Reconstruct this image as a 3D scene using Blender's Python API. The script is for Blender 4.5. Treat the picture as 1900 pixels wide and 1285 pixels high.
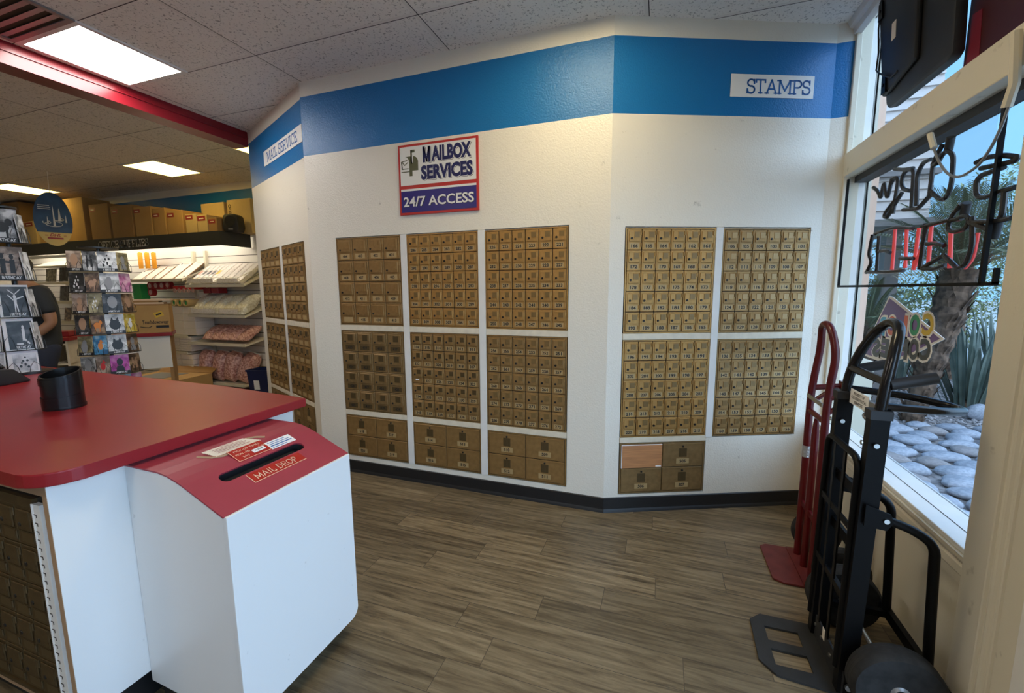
import bpy, bmesh, math, random
from mathutils import Vector, Matrix
for o in list(bpy.data.objects): bpy.data.objects.remove(o, do_unlink=True)
S = bpy.context.scene
COL = S.collection
PI = math.pi
R = math.radians
random.seed(7)
HC = 2.966      # ceiling height

# ---------------------------------------------------------------- camera
def camera():
    p, r, yaw = 0.1312, -0.0057, R(19.394)
    f = Vector((0, math.cos(p), -math.sin(p))); rt = Vector((1, 0, 0)); up = rt.cross(f)
    rr = rt*math.cos(r) + up*math.sin(r); uu = rr.cross(f)
    m = Matrix((rr, uu, -f)).transposed()
    m = (Matrix.Rotation(yaw, 3, 'Z') @ m).to_4x4()
    m.translation = (0, 0, 1.4363)
    cd = bpy.data.cameras.new('camera'); cd.sensor_width = 36; cd.lens = 36*789.23/1900
    cd.clip_start = 0.02; cd.clip_end = 300
    c = bpy.data.objects.new('camera', cd); COL.objects.link(c); c.matrix_world = m
    S.camera = c
camera()

# ---------------------------------------------------------------- world, exposure
def world():
    w = bpy.data.worlds.new('sky'); S.world = w; w.use_nodes = True
    nt = w.node_tree; nt.nodes.clear()
    out = nt.nodes.new('ShaderNodeOutputWorld'); bg = nt.nodes.new('ShaderNodeBackground')
    tc = nt.nodes.new('ShaderNodeTexCoord'); sep = nt.nodes.new('ShaderNodeSeparateXYZ')
    cr = nt.nodes.new('ShaderNodeValToRGB')
    e = cr.color_ramp.elements
    e[0].position = 0.0; e[0].color = (0.27, 0.61, 1.0, 1)
    e[1].position = 0.6; e[1].color = (0.20, 0.50, 1.0, 1)
    nt.links.new(tc.outputs['Generated'], sep.inputs[0]); nt.links.new(sep.outputs['Z'], cr.inputs[0])
    # the sky is brighter around the sun, which stands on the door side behind the building
    vm = nt.nodes.new('ShaderNodeVectorMath'); vm.operation = 'DOT_PRODUCT'
    nt.links.new(tc.outputs['Generated'], vm.inputs[0]); vm.inputs[1].default_value = Vector((0.72, -0.55, 0.42)).normalized()
    mr = nt.nodes.new('ShaderNodeMapRange'); mr.interpolation_type = 'SMOOTHSTEP'
    mr.inputs[1].default_value = 0.0; mr.inputs[2].default_value = 1.0; mr.inputs[3].default_value = 2.5; mr.inputs[4].default_value = 7.0
    nt.links.new(vm.outputs['Value'], mr.inputs[0]); nt.links.new(mr.outputs[0], bg.inputs[1])
    m2 = nt.nodes.new('ShaderNodeMapRange'); m2.interpolation_type = 'SMOOTHSTEP'
    m2.inputs[1].default_value = 0.0; m2.inputs[2].default_value = 0.9; m2.inputs[3].default_value = 0.0; m2.inputs[4].default_value = 0.8
    nt.links.new(vm.outputs['Value'], m2.inputs[0])
    mx = nt.nodes.new('ShaderNodeMix'); mx.data_type = 'RGBA'; nt.links.new(m2.outputs[0], mx.inputs[0]); nt.links.new(cr.outputs[0], mx.inputs[6]); mx.inputs[7].default_value = (0.55, 0.75, 1.0, 1)
    nt.links.new(mx.outputs[2], bg.inputs[0]); nt.links.new(bg.outputs[0], out.inputs[0])
world()
S.view_settings.view_transform = 'Standard'; S.view_settings.look = 'None'
S.view_settings.gamma = 1; S.view_settings.use_curve_mapping = False
S.view_settings.exposure = 0.0

# ---------------------------------------------------------------- materials
def node(nt, t, **kw):
    n = nt.nodes.new(t)
    for k, v in kw.items(): setattr(n, k, v)
    return n
def mat(name, col, rough=0.5, metal=0.0, var=0.0, vscale=8.0, bump=0.0, bscale=120.0, spec=0.5, stretch=None, emit=None, estr=0.0, col2=None, lo=0.35, hi=0.65, coat=0.0, detail=4.0):
    m = bpy.data.materials.new(name); m.use_nodes = True
    nt = m.node_tree; b = nt.nodes['Principled BSDF']
    b.inputs['Roughness'].default_value = rough; b.inputs['Metallic'].default_value = metal
    b.inputs['Specular IOR Level'].default_value = spec
    b.inputs['Base Color'].default_value = (*col, 1)
    if coat: b.inputs['Coat Weight'].default_value = coat; b.inputs['Coat Roughness'].default_value = 0.12
    if emit: b.inputs['Emission Color'].default_value = (*emit, 1); b.inputs['Emission Strength'].default_value = estr
    tc = node(nt, 'ShaderNodeTexCoord'); src = tc.outputs['Object']
    if stretch:
        mp = node(nt, 'ShaderNodeMapping'); mp.inputs['Scale'].default_value = stretch
        nt.links.new(src, mp.inputs[0]); src = mp.outputs[0]
    if var or col2:
        n = node(nt, 'ShaderNodeTexNoise'); n.inputs['Scale'].default_value = vscale; n.inputs['Detail'].default_value = detail
        nt.links.new(src, n.inputs['Vector'])
        cr = node(nt, 'ShaderNodeValToRGB'); el = cr.color_ramp.elements
        el[0].position = lo; el[1].position = hi
        c2 = col2 if col2 else tuple(min(1, c*(1+var)) for c in col)
        c1 = col if col2 else tuple(c*(1-var) for c in col)
        el[0].color = (*c1, 1); el[1].color = (*c2, 1)
        nt.links.new(n.outputs['Fac'], cr.inputs[0]); nt.links.new(cr.outputs[0], b.inputs['Base Color'])
    if bump:
        n2 = node(nt, 'ShaderNodeTexNoise'); n2.inputs['Scale'].default_value = bscale; n2.inputs['Detail'].default_value = 2
        nt.links.new(src, n2.inputs['Vector'])
        bp = node(nt, 'ShaderNodeBump'); bp.inputs['Strength'].default_value = bump; bp.inputs['Distance'].default_value = 0.004
        nt.links.new(n2.outputs['Fac'], bp.inputs['Height']); nt.links.new(bp.outputs[0], b.inputs['Normal'])
    return m

def wall_paint():
    m = bpy.data.materials.new('painted_wall'); m.use_nodes = True
    nt = m.node_tree; b = nt.nodes['Principled BSDF']; b.inputs['Roughness'].default_value = 0.38
    g = node(nt, 'ShaderNodeNewGeometry'); sep = node(nt, 'ShaderNodeSeparateXYZ'); nt.links.new(g.outputs['Position'], sep.inputs[0])
    def cmp(op, v):
        c = node(nt, 'ShaderNodeMath', operation=op); nt.links.new(sep.outputs['Z'], c.inputs[0]); c.inputs[1].default_value = v; return c
    a = cmp('GREATER_THAN', 2.447); c = cmp('LESS_THAN', 2.862)
    mu = node(nt, 'ShaderNodeMath', operation='MULTIPLY'); nt.links.new(a.outputs[0], mu.inputs[0]); nt.links.new(c.outputs[0], mu.inputs[1])
    # scuffed cream white below, worn marks
    n = node(nt, 'ShaderNodeTexNoise'); n.inputs['Scale'].default_value = 9; n.inputs['Detail'].default_value = 8; n.inputs['Roughness'].default_value = 0.75
    nt.links.new(g.outputs['Position'], n.inputs['Vector'])
    cr = node(nt, 'ShaderNodeValToRGB'); el = cr.color_ramp.elements
    el[0].position = 0.27; el[0].color = (0.40, 0.36, 0.29, 1); el[1].position = 0.36; el[1].color = (0.84, 0.79, 0.69, 1)
    nt.links.new(n.outputs['Fac'], cr.inputs[0])
    mx = node(nt, 'ShaderNodeMix', data_type='RGBA'); nt.links.new(mu.outputs[0], mx.inputs[0]); nt.links.new(cr.outputs[0], mx.inputs[6]); mx.inputs[7].default_value = (0.005, 0.165, 0.45, 1)
    nt.links.new(mx.outputs[2], b.inputs['Base Color'])
    n2 = node(nt, 'ShaderNodeTexNoise'); n2.inputs['Scale'].default_value = 110; n2.inputs['Detail'].default_value = 3
    nt.links.new(g.outputs['Position'], n2.inputs['Vector'])
    bp = node(nt, 'ShaderNodeBump'); bp.inputs['Strength'].default_value = 0.55; bp.inputs['Distance'].default_value = 0.004
    nt.links.new(n2.outputs['Fac'], bp.inputs['Height']); nt.links.new(bp.outputs[0], b.inputs['Normal'])
    return m

def plank_floor():
    m = bpy.data.materials.new('vinyl_plank_floor'); m.use_nodes = True
    nt = m.node_tree; b = nt.nodes['Principled BSDF']; b.inputs['Roughness'].default_value = 0.42
    g = node(nt, 'ShaderNodeNewGeometry')
    mp = node(nt, 'ShaderNodeMapping'); mp.inputs['Rotation'].default_value = (0, 0, 0); mp.inputs['Location'].default_value = (0.1, 0.037, 0)
    # every plank row starts at its own offset
    sp = node(nt, 'ShaderNodeSeparateXYZ'); nt.links.new(g.outputs['Position'], sp.inputs[0])
    dv = node(nt, 'ShaderNodeMath', operation='MULTIPLY_ADD'); nt.links.new(sp.outputs['Y'], dv.inputs[0]); dv.inputs[1].default_value = 1/0.152; dv.inputs[2].default_value = 0.037/0.152
    fl = node(nt, 'ShaderNodeMath', operation='FLOOR'); nt.links.new(dv.outputs[0], fl.inputs[0])
    wn = node(nt, 'ShaderNodeTexWhiteNoise', noise_dimensions='1D'); nt.links.new(fl.outputs[0], wn.inputs['W'])
    xo = node(nt, 'ShaderNodeMath', operation='ADD'); nt.links.new(sp.outputs['X'], xo.inputs[0]); nt.links.new(wn.outputs['Value'], xo.inputs[1])
    cb = node(nt, 'ShaderNodeCombineXYZ'); nt.links.new(xo.outputs[0], cb.inputs[0]); nt.links.new(sp.outputs['Y'], cb.inputs[1])
    nt.links.new(cb.outputs[0], mp.inputs[0])
    br = node(nt, 'ShaderNodeTexBrick'); br.offset = 0.0; br.offset_frequency = 2
    br.inputs['Color1'].default_value = (0.0, 0.0, 0.0, 1); br.inputs['Color2'].default_value = (1, 1, 1, 1); br.inputs['Mortar'].default_value = (0.5, 0.5, 0.5, 1)
    br.inputs['Scale'].default_value = 1; br.inputs['Mortar Size'].default_value = 0.0012; br.inputs['Brick Width'].default_value = 0.92; br.inputs['Row Height'].default_value = 0.152; br.inputs['Bias'].default_value = 0
    nt.links.new(mp.outputs[0], br.inputs['Vector'])
    # grain: long streaks along X, shifted per plank
    mp2 = node(nt, 'ShaderNodeMapping'); mp2.inputs['Scale'].default_value = (1.3, 17, 1)
    ad = node(nt, 'ShaderNodeVectorMath', operation='MULTIPLY_ADD'); nt.links.new(br.outputs['Color'], ad.inputs[0]); ad.inputs[1].default_value = (7, 5, 3); nt.links.new(g.outputs['Position'], ad.inputs[2])
    nt.links.new(ad.outputs[0], mp2.inputs[0])
    n = node(nt, 'ShaderNodeTexNoise'); n.inputs['Scale'].default_value = 2.6; n.inputs['Detail'].default_value = 9; n.inputs['Roughness'].default_value = 0.68; n.inputs['Distortion'].default_value = 0.5
    nt.links.new(mp2.outputs[0], n.inputs['Vector'])
    cr = node(nt, 'ShaderNodeValToRGB'); cr.color_ramp.elements.new(0.5); el = cr.color_ramp.elements
    el[0].position = 0.30; el[0].color = (0.052, 0.035, 0.018, 1)
    el[1].position = 0.48; el[1].color = (0.170, 0.122, 0.066, 1)
    el[2].position = 0.70; el[2].color = (0.30, 0.23, 0.135, 1)
    nt.links.new(n.outputs['Fac'], cr.inputs[0])
    tone = node(nt, 'ShaderNodeMapRange'); nt.links.new(br.outputs['Color'], tone.inputs[0]); tone.inputs[3].default_value = 0.72; tone.inputs[4].default_value = 1.15
    mx = node(nt, 'ShaderNodeMix', data_type='RGBA', blend_type='MULTIPLY'); mx.inputs[0].default_value = 1
    nt.links.new(cr.outputs[0], mx.inputs[6]); nt.links.new(tone.outputs[0], mx.inputs[7])
    mo = node(nt, 'ShaderNodeMix', data_type='RGBA'); nt.links.new(br.outputs['Fac'], mo.inputs[0]); nt.links.new(mx.outputs[2], mo.inputs[6]); mo.inputs[7].default_value = (0.05, 0.038, 0.025, 1)
    nt.links.new(mo.outputs[2], b.inputs['Base Color'])
    bp = node(nt, 'ShaderNodeBump'); bp.inputs['Strength'].default_value = 0.15; bp.inputs['Distance'].default_value = 0.003
    nt.links.new(n.outputs['Fac'], bp.inputs['Height']); nt.links.new(bp.outputs[0], b.inputs['Normal'])
    return m

def ceiling_tile():
    m = bpy.data.materials.new('acoustic_tile'); m.use_nodes = True
    nt = m.node_tree; b = nt.nodes['Principled BSDF']; b.inputs['Roughness'].default_value = 0.85
    g = node(nt, 'ShaderNodeNewGeometry'); sep = node(nt, 'ShaderNodeSeparateXYZ'); nt.links.new(g.outputs['Position'], sep.inputs[0])
    def line(sock, off, per, half):
        a = node(nt, 'ShaderNodeMath', operation='SUBTRACT'); nt.links.new(sock, a.inputs[0]); a.inputs[1].default_value = off
        w = node(nt, 'ShaderNodeMath', operation='PINGPONG'); nt.links.new(a.outputs[0], w.inputs[0]); w.inputs[1].default_value = per/2
        c = node(nt, 'ShaderNodeMath', operation='LESS_THAN'); nt.links.new(w.outputs[0], c.inputs[0]); c.inputs[1].default_value = half
        return c
    def mxx(a, c):
        k = node(nt, 'ShaderNodeMath', operation='MAXIMUM'); nt.links.new(a.outputs[0], k.inputs[0]); nt.links.new(c.outputs[0], k.inputs[1]); return k
    flange = mxx(line(sep.outputs['X'], -3.80, 1.2195, 0.013), line(sep.outputs['Y'], 1.66, 0.61, 0.013))
    dark = mxx(line(sep.outputs['X'], -3.80+0.012, 1.2195, 0.0028), line(sep.outputs['Y'], 1.66+0.012, 0.61, 0.0028))
    v = node(nt, 'ShaderNodeTexNoise'); v.inputs['Scale'].default_value = 75; v.inputs['Detail'].default_value = 3; v.inputs['Roughness'].default_value = 0.6; nt.links.new(g.outputs['Position'], v.inputs['Vector'])
    cr = node(nt, 'ShaderNodeValToRGB'); el = cr.color_ramp.elements
    el[0].position = 0.33; el[0].color = (0.36, 0.33, 0.29, 1); el[1].position = 0.43; el[1].color = (0.88, 0.83, 0.76, 1)
    nt.links.new(v.outputs['Fac'], cr.inputs[0])
    mx = node(nt, 'ShaderNodeMix', data_type='RGBA'); nt.links.new(flange.outputs[0], mx.inputs[0]); nt.links.new(cr.outputs[0], mx.inputs[6]); mx.inputs[7].default_value = (0.80, 0.75, 0.68, 1)
    m2 = node(nt, 'ShaderNodeMix', data_type='RGBA'); nt.links.new(dark.outputs[0], m2.inputs[0]); nt.links.new(mx.outputs[2], m2.inputs[6]); m2.inputs[7].default_value = (0.06, 0.05, 0.045, 1)
    nt.links.new(m2.outputs[2], b.inputs['Base Color'])
    bp = node(nt, 'ShaderNodeBump'); bp.inputs['Strength'].default_value = 0.4; bp.inputs['Distance'].default_value = 0.004
    nt.links.new(v.outputs['Fac'], bp.inputs['Height']); nt.links.new(bp.outputs[0], b.inputs['Normal'])
    return m

def glass_mat(name, tint, gloss=0.05):
    m = bpy.data.materials.new(name); m.use_nodes = True
    nt = m.node_tree; nt.nodes.clear()
    out = node(nt, 'ShaderNodeOutputMaterial'); t = node(nt, 'ShaderNodeBsdfTransparent'); t.inputs[0].default_value = (*tint, 1)
    gl = node(nt, 'ShaderNodeBsdfGlossy'); gl.inputs['Roughness'].default_value = 0.02
    ms = node(nt, 'ShaderNodeMixShader'); ms.inputs[0].default_value = gloss
    nt.links.new(t.outputs[0], ms.inputs[1]); nt.links.new(gl.outputs[0], ms.inputs[2]); nt.links.new(ms.outputs[0], out.inputs[0])
    return m

def emission(name, col, s):
    m = bpy.data.materials.new(name); m.use_nodes = True
    nt = m.node_tree; nt.nodes.clear(); out = node(nt, 'ShaderNodeOutputMaterial'); e = node(nt, 'ShaderNodeEmission')
    e.inputs[0].default_value = (*col, 1); e.inputs[1].default_value = s
    nt.links.new(e.outputs[0], out.inputs[0]); return m

M = dict(
 wall=wall_paint(), floor=plank_floor(), tile=ceiling_tile(),
 cream=mat('cream_trim', (0.74, 0.66, 0.52), 0.45, var=0.06, vscale=20),
 white=mat('white_trim', (0.80, 0.78, 0.74), 0.4, var=0.03),
 jamb=mat('beige_jamb_paint', (0.42, 0.36, 0.27), 0.5, col2=(0.71, 0.65, 0.52), vscale=11, lo=0.27, hi=0.345, detail=9, bump=0.1),
 base=mat('black_rubber_base', (0.012, 0.012, 0.013), 0.45),
 brass=mat('gold_anodised', (0.45, 0.252, 0.078), 0.42, 0.55, var=0.10, vscale=30),
 bronze=mat('bronze_anodised', (0.33, 0.195, 0.07), 0.45, 0.5, var=0.10, vscale=30),
 dull=mat('dull_bronze', (0.27, 0.168, 0.066), 0.5, 0.45, var=0.12, vscale=30),
 shade=mat('shaded_bronze', (0.105, 0.068, 0.028), 0.5, 0.5, var=0.15, vscale=30),  # bronze with the shade on the counter's near side put into its colour
 seam=mat('dark_gap', (0.035, 0.025, 0.014), 0.7),
 lockd=mat('dark_lock', (0.012, 0.010, 0.008), 0.4, 0.2),
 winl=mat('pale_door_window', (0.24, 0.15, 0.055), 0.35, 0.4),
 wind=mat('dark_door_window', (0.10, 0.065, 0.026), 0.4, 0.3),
 plate=mat('number_plate', (0.46, 0.32, 0.145), 0.5, 0.2),
 ink=mat('black_ink', (0.01, 0.01, 0.012), 0.6),
 paper=mat('white_paper', (0.86, 0.85, 0.83), 0.6),
 plywood=mat('bare_plywood', (0.50, 0.22, 0.085), 0.6, var=0.14, vscale=6, stretch=(1, 1, 18)),
 red=mat('red_laminate', (0.28, 0.014, 0.019), 0.30, var=0.05, vscale=3, bump=0.05, bscale=300),
 redslope=mat('scuffed_red_laminate', (0.33, 0.034, 0.054), 0.48, var=0.08, vscale=4),
 redpaint=mat('red_enamel', (0.095, 0.003, 0.004), 0.28, var=0.08, vscale=12),
 redtoe=mat('worn_red_enamel', (0.11, 0.010, 0.008), 0.5, col2=(0.15, 0.020, 0.015), vscale=18),
 beam=mat('red_beam_paint', (0.22, 0.008, 0.016), 0.28),
 mel=mat('white_melamine', (0.45, 0.44, 0.42), 0.33, col2=(0.80, 0.80, 0.79), vscale=16, lo=0.25, hi=0.31, detail=9),
 ply=mat('plywood_edge', (0.40, 0.25, 0.14), 0.6),
 blackp=mat('black_plastic', (0.008, 0.008, 0.009), 0.2, spec=0.4),
 blackm=mat('matte_black_plastic', (0.018, 0.018, 0.020), 0.5),
 blacke=mat('black_enamel', (0.004, 0.004, 0.0045), 0.42, spec=0.15),
 toe=mat('black_steel_toe', (0.022, 0.022, 0.022), 0.5, var=0.2, vscale=14),
 rubber=mat('tyre_rubber', (0.028, 0.028, 0.028), 0.85, spec=0.2, var=0.2, vscale=30),
 steel=mat('bright_steel', (0.62, 0.62, 0.60), 0.3, 1.0),
 hub=mat('grey_hub', (0.28, 0.28, 0.28), 0.4, 0.5),
 foil=mat('silver_duct_tape', (0.62, 0.62, 0.62), 0.3, 0.8, bump=0.8, bscale=90),
 card=mat('kraft_cardboard', (0.47, 0.28, 0.10), 0.75, var=0.06, vscale=5),
 card2=mat('darker_cardboard', (0.36, 0.20, 0.075), 0.78, var=0.06, vscale=5),
 card3=mat('pale_cardboard', (0.58, 0.42, 0.19), 0.75, var=0.05, vscale=5),
 redlab=mat('dark_red_label', (0.30, 0.02, 0.02), 0.5),
 fascia=mat('charcoal_fascia', (0.022, 0.024, 0.028), 0.55),
 slat=mat('white_slatwall', (0.78, 0.74, 0.67), 0.5),
 shelf=mat('cream_shelf_metal', (0.70, 0.64, 0.50), 0.4),
 wire=mat('black_wire', (0.015, 0.015, 0.015), 0.35),
 skin=mat('tan_skin', (0.36, 0.185, 0.105), 0.5, var=0.05, vscale=12),
 hair=mat('black_hair', (0.012, 0.010, 0.009), 0.6),
 shirt=mat('charcoal_shirt', (0.022, 0.025, 0.028), 0.85, bump=0.3, bscale=300),
 jeans=mat('dark_jeans', (0.022, 0.028, 0.05), 0.85, bump=0.3, bscale=300),
 navy=mat('navy_print', (0.012, 0.016, 0.10), 0.45),
 signred=mat('sign_red', (0.52, 0.035, 0.03), 0.35),
 signblue=mat('sign_violet_blue', (0.028, 0.022, 0.19), 0.3),
 signwhite=mat('sign_white', (0.82, 0.81, 0.78), 0.3),
 olive=mat('olive_print', (0.11, 0.11, 0.055), 0.4),
 bandblue=mat('letter_blue', (0.012, 0.12, 0.40), 0.45),
)
# ---------------------------------------------------------------- mesh builder
class MB:
    def __init__(s): s.bm = bmesh.new(); s.M = Matrix.Identity(4)
    def _v(s, p): return s.bm.verts.new(s.M @ Vector(p))
    def face(s, pts, m=0):
        try: f = s.bm.faces.new([s._v(p) for p in pts]); f.material_index = m; return f
        except ValueError: return None
    def box(s, x0, x1, y0, y1, z0, z1, m=0, bev=0.0, seg=2):
        x0, x1 = min(x0, x1), max(x0, x1); y0, y1 = min(y0, y1), max(y0, y1); z0, z1 = min(z0, z1), max(z0, z1)
        v = [s._v((x, y, z)) for z in (z0, z1) for y in (y0, y1) for x in (x0, x1)]
        fs = []
        for q in ((0, 2, 3, 1), (4, 5, 7, 6), (0, 1, 5, 4), (2, 6, 7, 3), (0, 4, 6, 2), (1, 3, 7, 5)):
            f = s.bm.faces.new([v[i] for i in q]); f.material_index = m; fs.append(f)
        if bev:
            es = list({e for f in fs for e in f.edges})
            r = bmesh.ops.bevel(s.bm, geom=es, offset=bev, segments=seg, profile=0.5, affect='EDGES')
            for f in r['faces']: f.material_index = m
    def prism(s, poly, a, b, axis='y', m=0, bev=0.0):
        def P(u, w, t): return {'y': (u, t, w), 'x': (t, u, w), 'z': (u, w, t)}[axis]
        A = [s._v(P(u, w, a)) for u, w in poly]; B = [s._v(P(u, w, b)) for u, w in poly]
        n = len(poly); fs = []
        for f in (A, B[::-1]):
            fs.append(s.bm.faces.new(f))
        for i in range(n):
            fs.append(s.bm.faces.new([A[i], B[i], B[(i+1) % n], A[(i+1) % n]]))
        for f in fs: f.material_index = m
        if bev:
            es = list({e for f in fs for e in f.edges})
            r = bmesh.ops.bevel(s.bm, geom=es, offset=bev, segments=2, profile=0.5, affect='EDGES')
            for f in r['faces']: f.material_index = m
        bmesh.ops.recalc_face_normals(s.bm, faces=[f for f in fs if f.is_valid])
    def tube(s, pts, r, seg=10, m=0, closed=False, cap=True, sq=None):
        pts = [Vector(p) for p in pts]; n = len(pts)
        rs = r if isinstance(r, (list, tuple)) else [r]*n
        T = []
        for i in range(n):
            if closed: t = pts[(i+1) % n]-pts[i-1]
            else: t = pts[min(i+1, n-1)]-pts[max(i-1, 0)]
            T.append(t.normalized() if t.length > 1e-9 else Vector((0, 0, 1)))
        ref = Vector((0, 0, 1)) if abs(T[0].z) < 0.9 else Vector((0, 1, 0))
        nrm = (ref - T[0]*ref.dot(T[0])).normalized()
        rings = []
        for i in range(n):
            if i:
                q = T[i-1].rotation_difference(T[i]); nrm = q @ nrm; nrm = (nrm - T[i]*nrm.dot(T[i])).normalized()
            bn = T[i].cross(nrm)
            if sq: ring = [s._v(pts[i] + nrm*a*sq[0] + bn*b*sq[1]) for a, b in ((1, 1), (-1, 1), (-1, -1), (1, -1))]
            else: ring = [s._v(pts[i] + (nrm*math.cos(2*PI*k/seg) + bn*math.sin(2*PI*k/seg))*rs[i]) for k in range(seg)]
            rings.append(ring)
        sg = len(rings[0])
        for i in range(n if closed else n-1):
            A, B = rings[i], rings[(i+1) % n]
            for k in range(sg):
                f = s.bm.faces.new([A[k], A[(k+1) % sg], B[(k+1) % sg], B[k]]); f.material_index = m
        if cap and not closed:
            for ring in (rings[0][::-1], rings[-1]):
                f = s.bm.faces.new(ring); f.material_index = m
    def cyl(s, p0, p1, r, seg=16, m=0, r2=None): s.tube([p0, p1], [r, r if r2 is None else r2], seg, m)
    def lathe(s, prof, c=(0, 0, 0), axis='z', seg=24, m=0, closed=False):
        rings = []
        for r, h in prof:
            ring = []
            for k in range(seg):
                a = 2*PI*k/seg; u, w = r*math.cos(a), r*math.sin(a)
                p = {'z': (u, w, h), 'y': (u, h, w), 'x': (h, u, w)}[axis]
                ring.append(s._v(Vector(c)+Vector(p)))
            rings.append(ring)
        fs = []
        n = len(rings)
        for i in range(n if closed else n-1):
            A, B = rings[i], rings[(i+1) % n]
            for k in range(seg): fs.append(s.bm.faces.new([A[k], A[(k+1) % seg], B[(k+1) % seg], B[k]]))
        if not closed:
            fs.append(s.bm.faces.new(rings[0][::-1])); fs.append(s.bm.faces.new(rings[-1]))
        for f in fs: f.material_index = m
        bmesh.ops.recalc_face_normals(s.bm, faces=fs)
    def ball(s, c, rad, seg=12, m=0, rot=None):
        rx, ry, rz = rad if isinstance(rad, (tuple, list)) else (rad,)*3
        r = bmesh.ops.create_uvsphere(s.bm, u_segments=seg, v_segments=max(6, seg*2//3), radius=1.0)
        mt = Matrix.Translation(Vector(c)) @ (rot if rot else Matrix.Identity(4)) @ Matrix.Diagonal((rx, ry, rz, 1))
        bmesh.ops.transform(s.bm, matrix=s.M @ mt, verts=r['verts'])
        for f in {f for v in r['verts'] for f in v.link_faces}: f.material_index = m
        return r['verts']
    def grid(s, fn, nu, nv, m=0, wrap=False):
        V = [[s._v(fn(i/(nu if wrap else nu-1), j/(nv-1))) for j in range(nv)] for i in range(nu)]
        for i in range(nu if wrap else nu-1):
            for j in range(nv-1):
                a, b = V[i], V[(i+1) % nu]
                f = s.bm.faces.new([a[j], b[j], b[j+1], a[j+1]]); f.material_index = m
    def text(s, body, w, h, at, xd=(1, 0, 0), zd=(0, 0, 1), m=0, off=0.0, thick=0.0006, align='c', slant=0.0):
        V, F = glyphs(body, off)
        if not V: return
        x0 = min(v[0] for v in V); x1 = max(v[0] for v in V); y0 = min(v[1] for v in V); y1 = max(v[1] for v in V)
        sx = w/(x1-x0); sy = h/(y1-y0)
        xd = Vector(xd); zd = Vector(zd); nd = xd.cross(zd); at = Vector(at)
        ox = {'c': -0.5, 'l': 0.0, 'r': -1.0}[align]*w
        vs = [s._v(at + xd*((v[0]-x0)*sx+ox+slant*(v[1]-y0)*sy) + zd*((v[1]-y0)*sy-0.5*h) + nd*thick) for v in V]
        for f in F:
            try: q = s.bm.faces.new([vs[i] for i in f]); q.material_index = m
            except ValueError: pass
    def ribbon(s, pts, w, at, xd, zd, sc=1.0, m=0, thick=0.0006):
        xd = Vector(xd); zd = Vector(zd); nd = xd.cross(zd); at = Vector(at)
        P = [Vector(p) for p in pts]
        for a, b in zip(P[:-1], P[1:]):
            d = b-a
            if d.length < 1e-9: continue
            d.normalize(); n = Vector((-d.y, d.x))*w/2; e = d*w*0.35
            q = [a-e-n, b+e-n, b+e+n, a-e+n]
            s.face([at + xd*(u.x*sc) + zd*(u.y*sc) + nd*thick for u in q], m)
    def build(s, name, mats, parent=None, smooth=False, loc=None):
        me = bpy.data.meshes.new(name); s.bm.to_mesh(me); s.bm.free()
        for k in (mats if isinstance(mats, (list, tuple)) else [mats]): me.materials.append(M[k] if isinstance(k, str) else k)
        if smooth:
            me.polygons.foreach_set('use_smooth', [True]*len(me.polygons)); me.set_sharp_from_angle(angle=R(38))
        return link(name, me, parent, loc)
def link(name, me, parent=None, loc=None):
    o = bpy.data.objects.new(name, me); COL.objects.link(o)
    if parent: o.parent = parent
    if loc: o.location = loc
    return o
_G = {}
def glyphs(body, off=0.0):
    k = (body, off)
    if k not in _G:
        cu = bpy.data.curves.new('t', 'FONT'); cu.body = body; cu.offset = off; cu.resolution_u = 3
        ob = bpy.data.objects.new('t', cu); COL.objects.link(ob)
        dg = bpy.context.evaluated_depsgraph_get(); dg.update()
        me = bpy.data.meshes.new_from_object(ob.evaluated_get(dg))
        _G[k] = ([tuple(v.co) for v in me.vertices], [tuple(p.vertices) for p in me.polygons])
        bpy.data.objects.remove(ob); bpy.data.meshes.remove(me)
    return _G[k]
def thing(name, label, cat, loc=(0, 0, 0), rot=0, group=None):
    o = bpy.data.objects.new(name, None); COL.objects.link(o); o.empty_display_size = 0.05
    o.location = loc; o.rotation_euler = (0, 0, rot) if not isinstance(rot, (tuple, list)) else rot
    o['label'] = label; o['category'] = cat
    if group: o['group'] = group
    return o
def tag(o, label, cat, group=None, kind=None):
    o['label'] = label; o['category'] = cat
    if group: o['group'] = group
    if kind: o['kind'] = kind
    return o
def struct(o, label=None):
    o['kind'] = 'structure'
    if label: o['label'] = label
    return o
def place(o, loc, rot=0):
    o.location = loc; o.rotation_euler = (0, 0, rot) if not isinstance(rot, (tuple, list)) else rot; return o
def arc(cx, cy, r, a0, a1, n=10, ry=None):
    ry = ry or r
    return [(cx+r*math.cos(R(a0+(a1-a0)*i/n)), cy+ry*math.sin(R(a0+(a1-a0)*i/n))) for i in range(n+1)]
def rounded(pts, r, n=6):
    """polyline with filleted corners (3d)"""
    P = [Vector(p) for p in pts]; out = [P[0]]
    for i in range(1, len(P)-1):
        a, b, c = P[i-1], P[i], P[i+1]
        d1 = (a-b); d2 = (c-b); k = min(r, d1.length*0.49, d2.length*0.49)
        p, q = b+d1.normalized()*k, b+d2.normalized()*k
        for j in range(n+1):
            t = j/n; out.append(p*(1-t)**2 + b*2*t*(1-t) + q*t*t)
    out.append(P[-1]); return out

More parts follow.
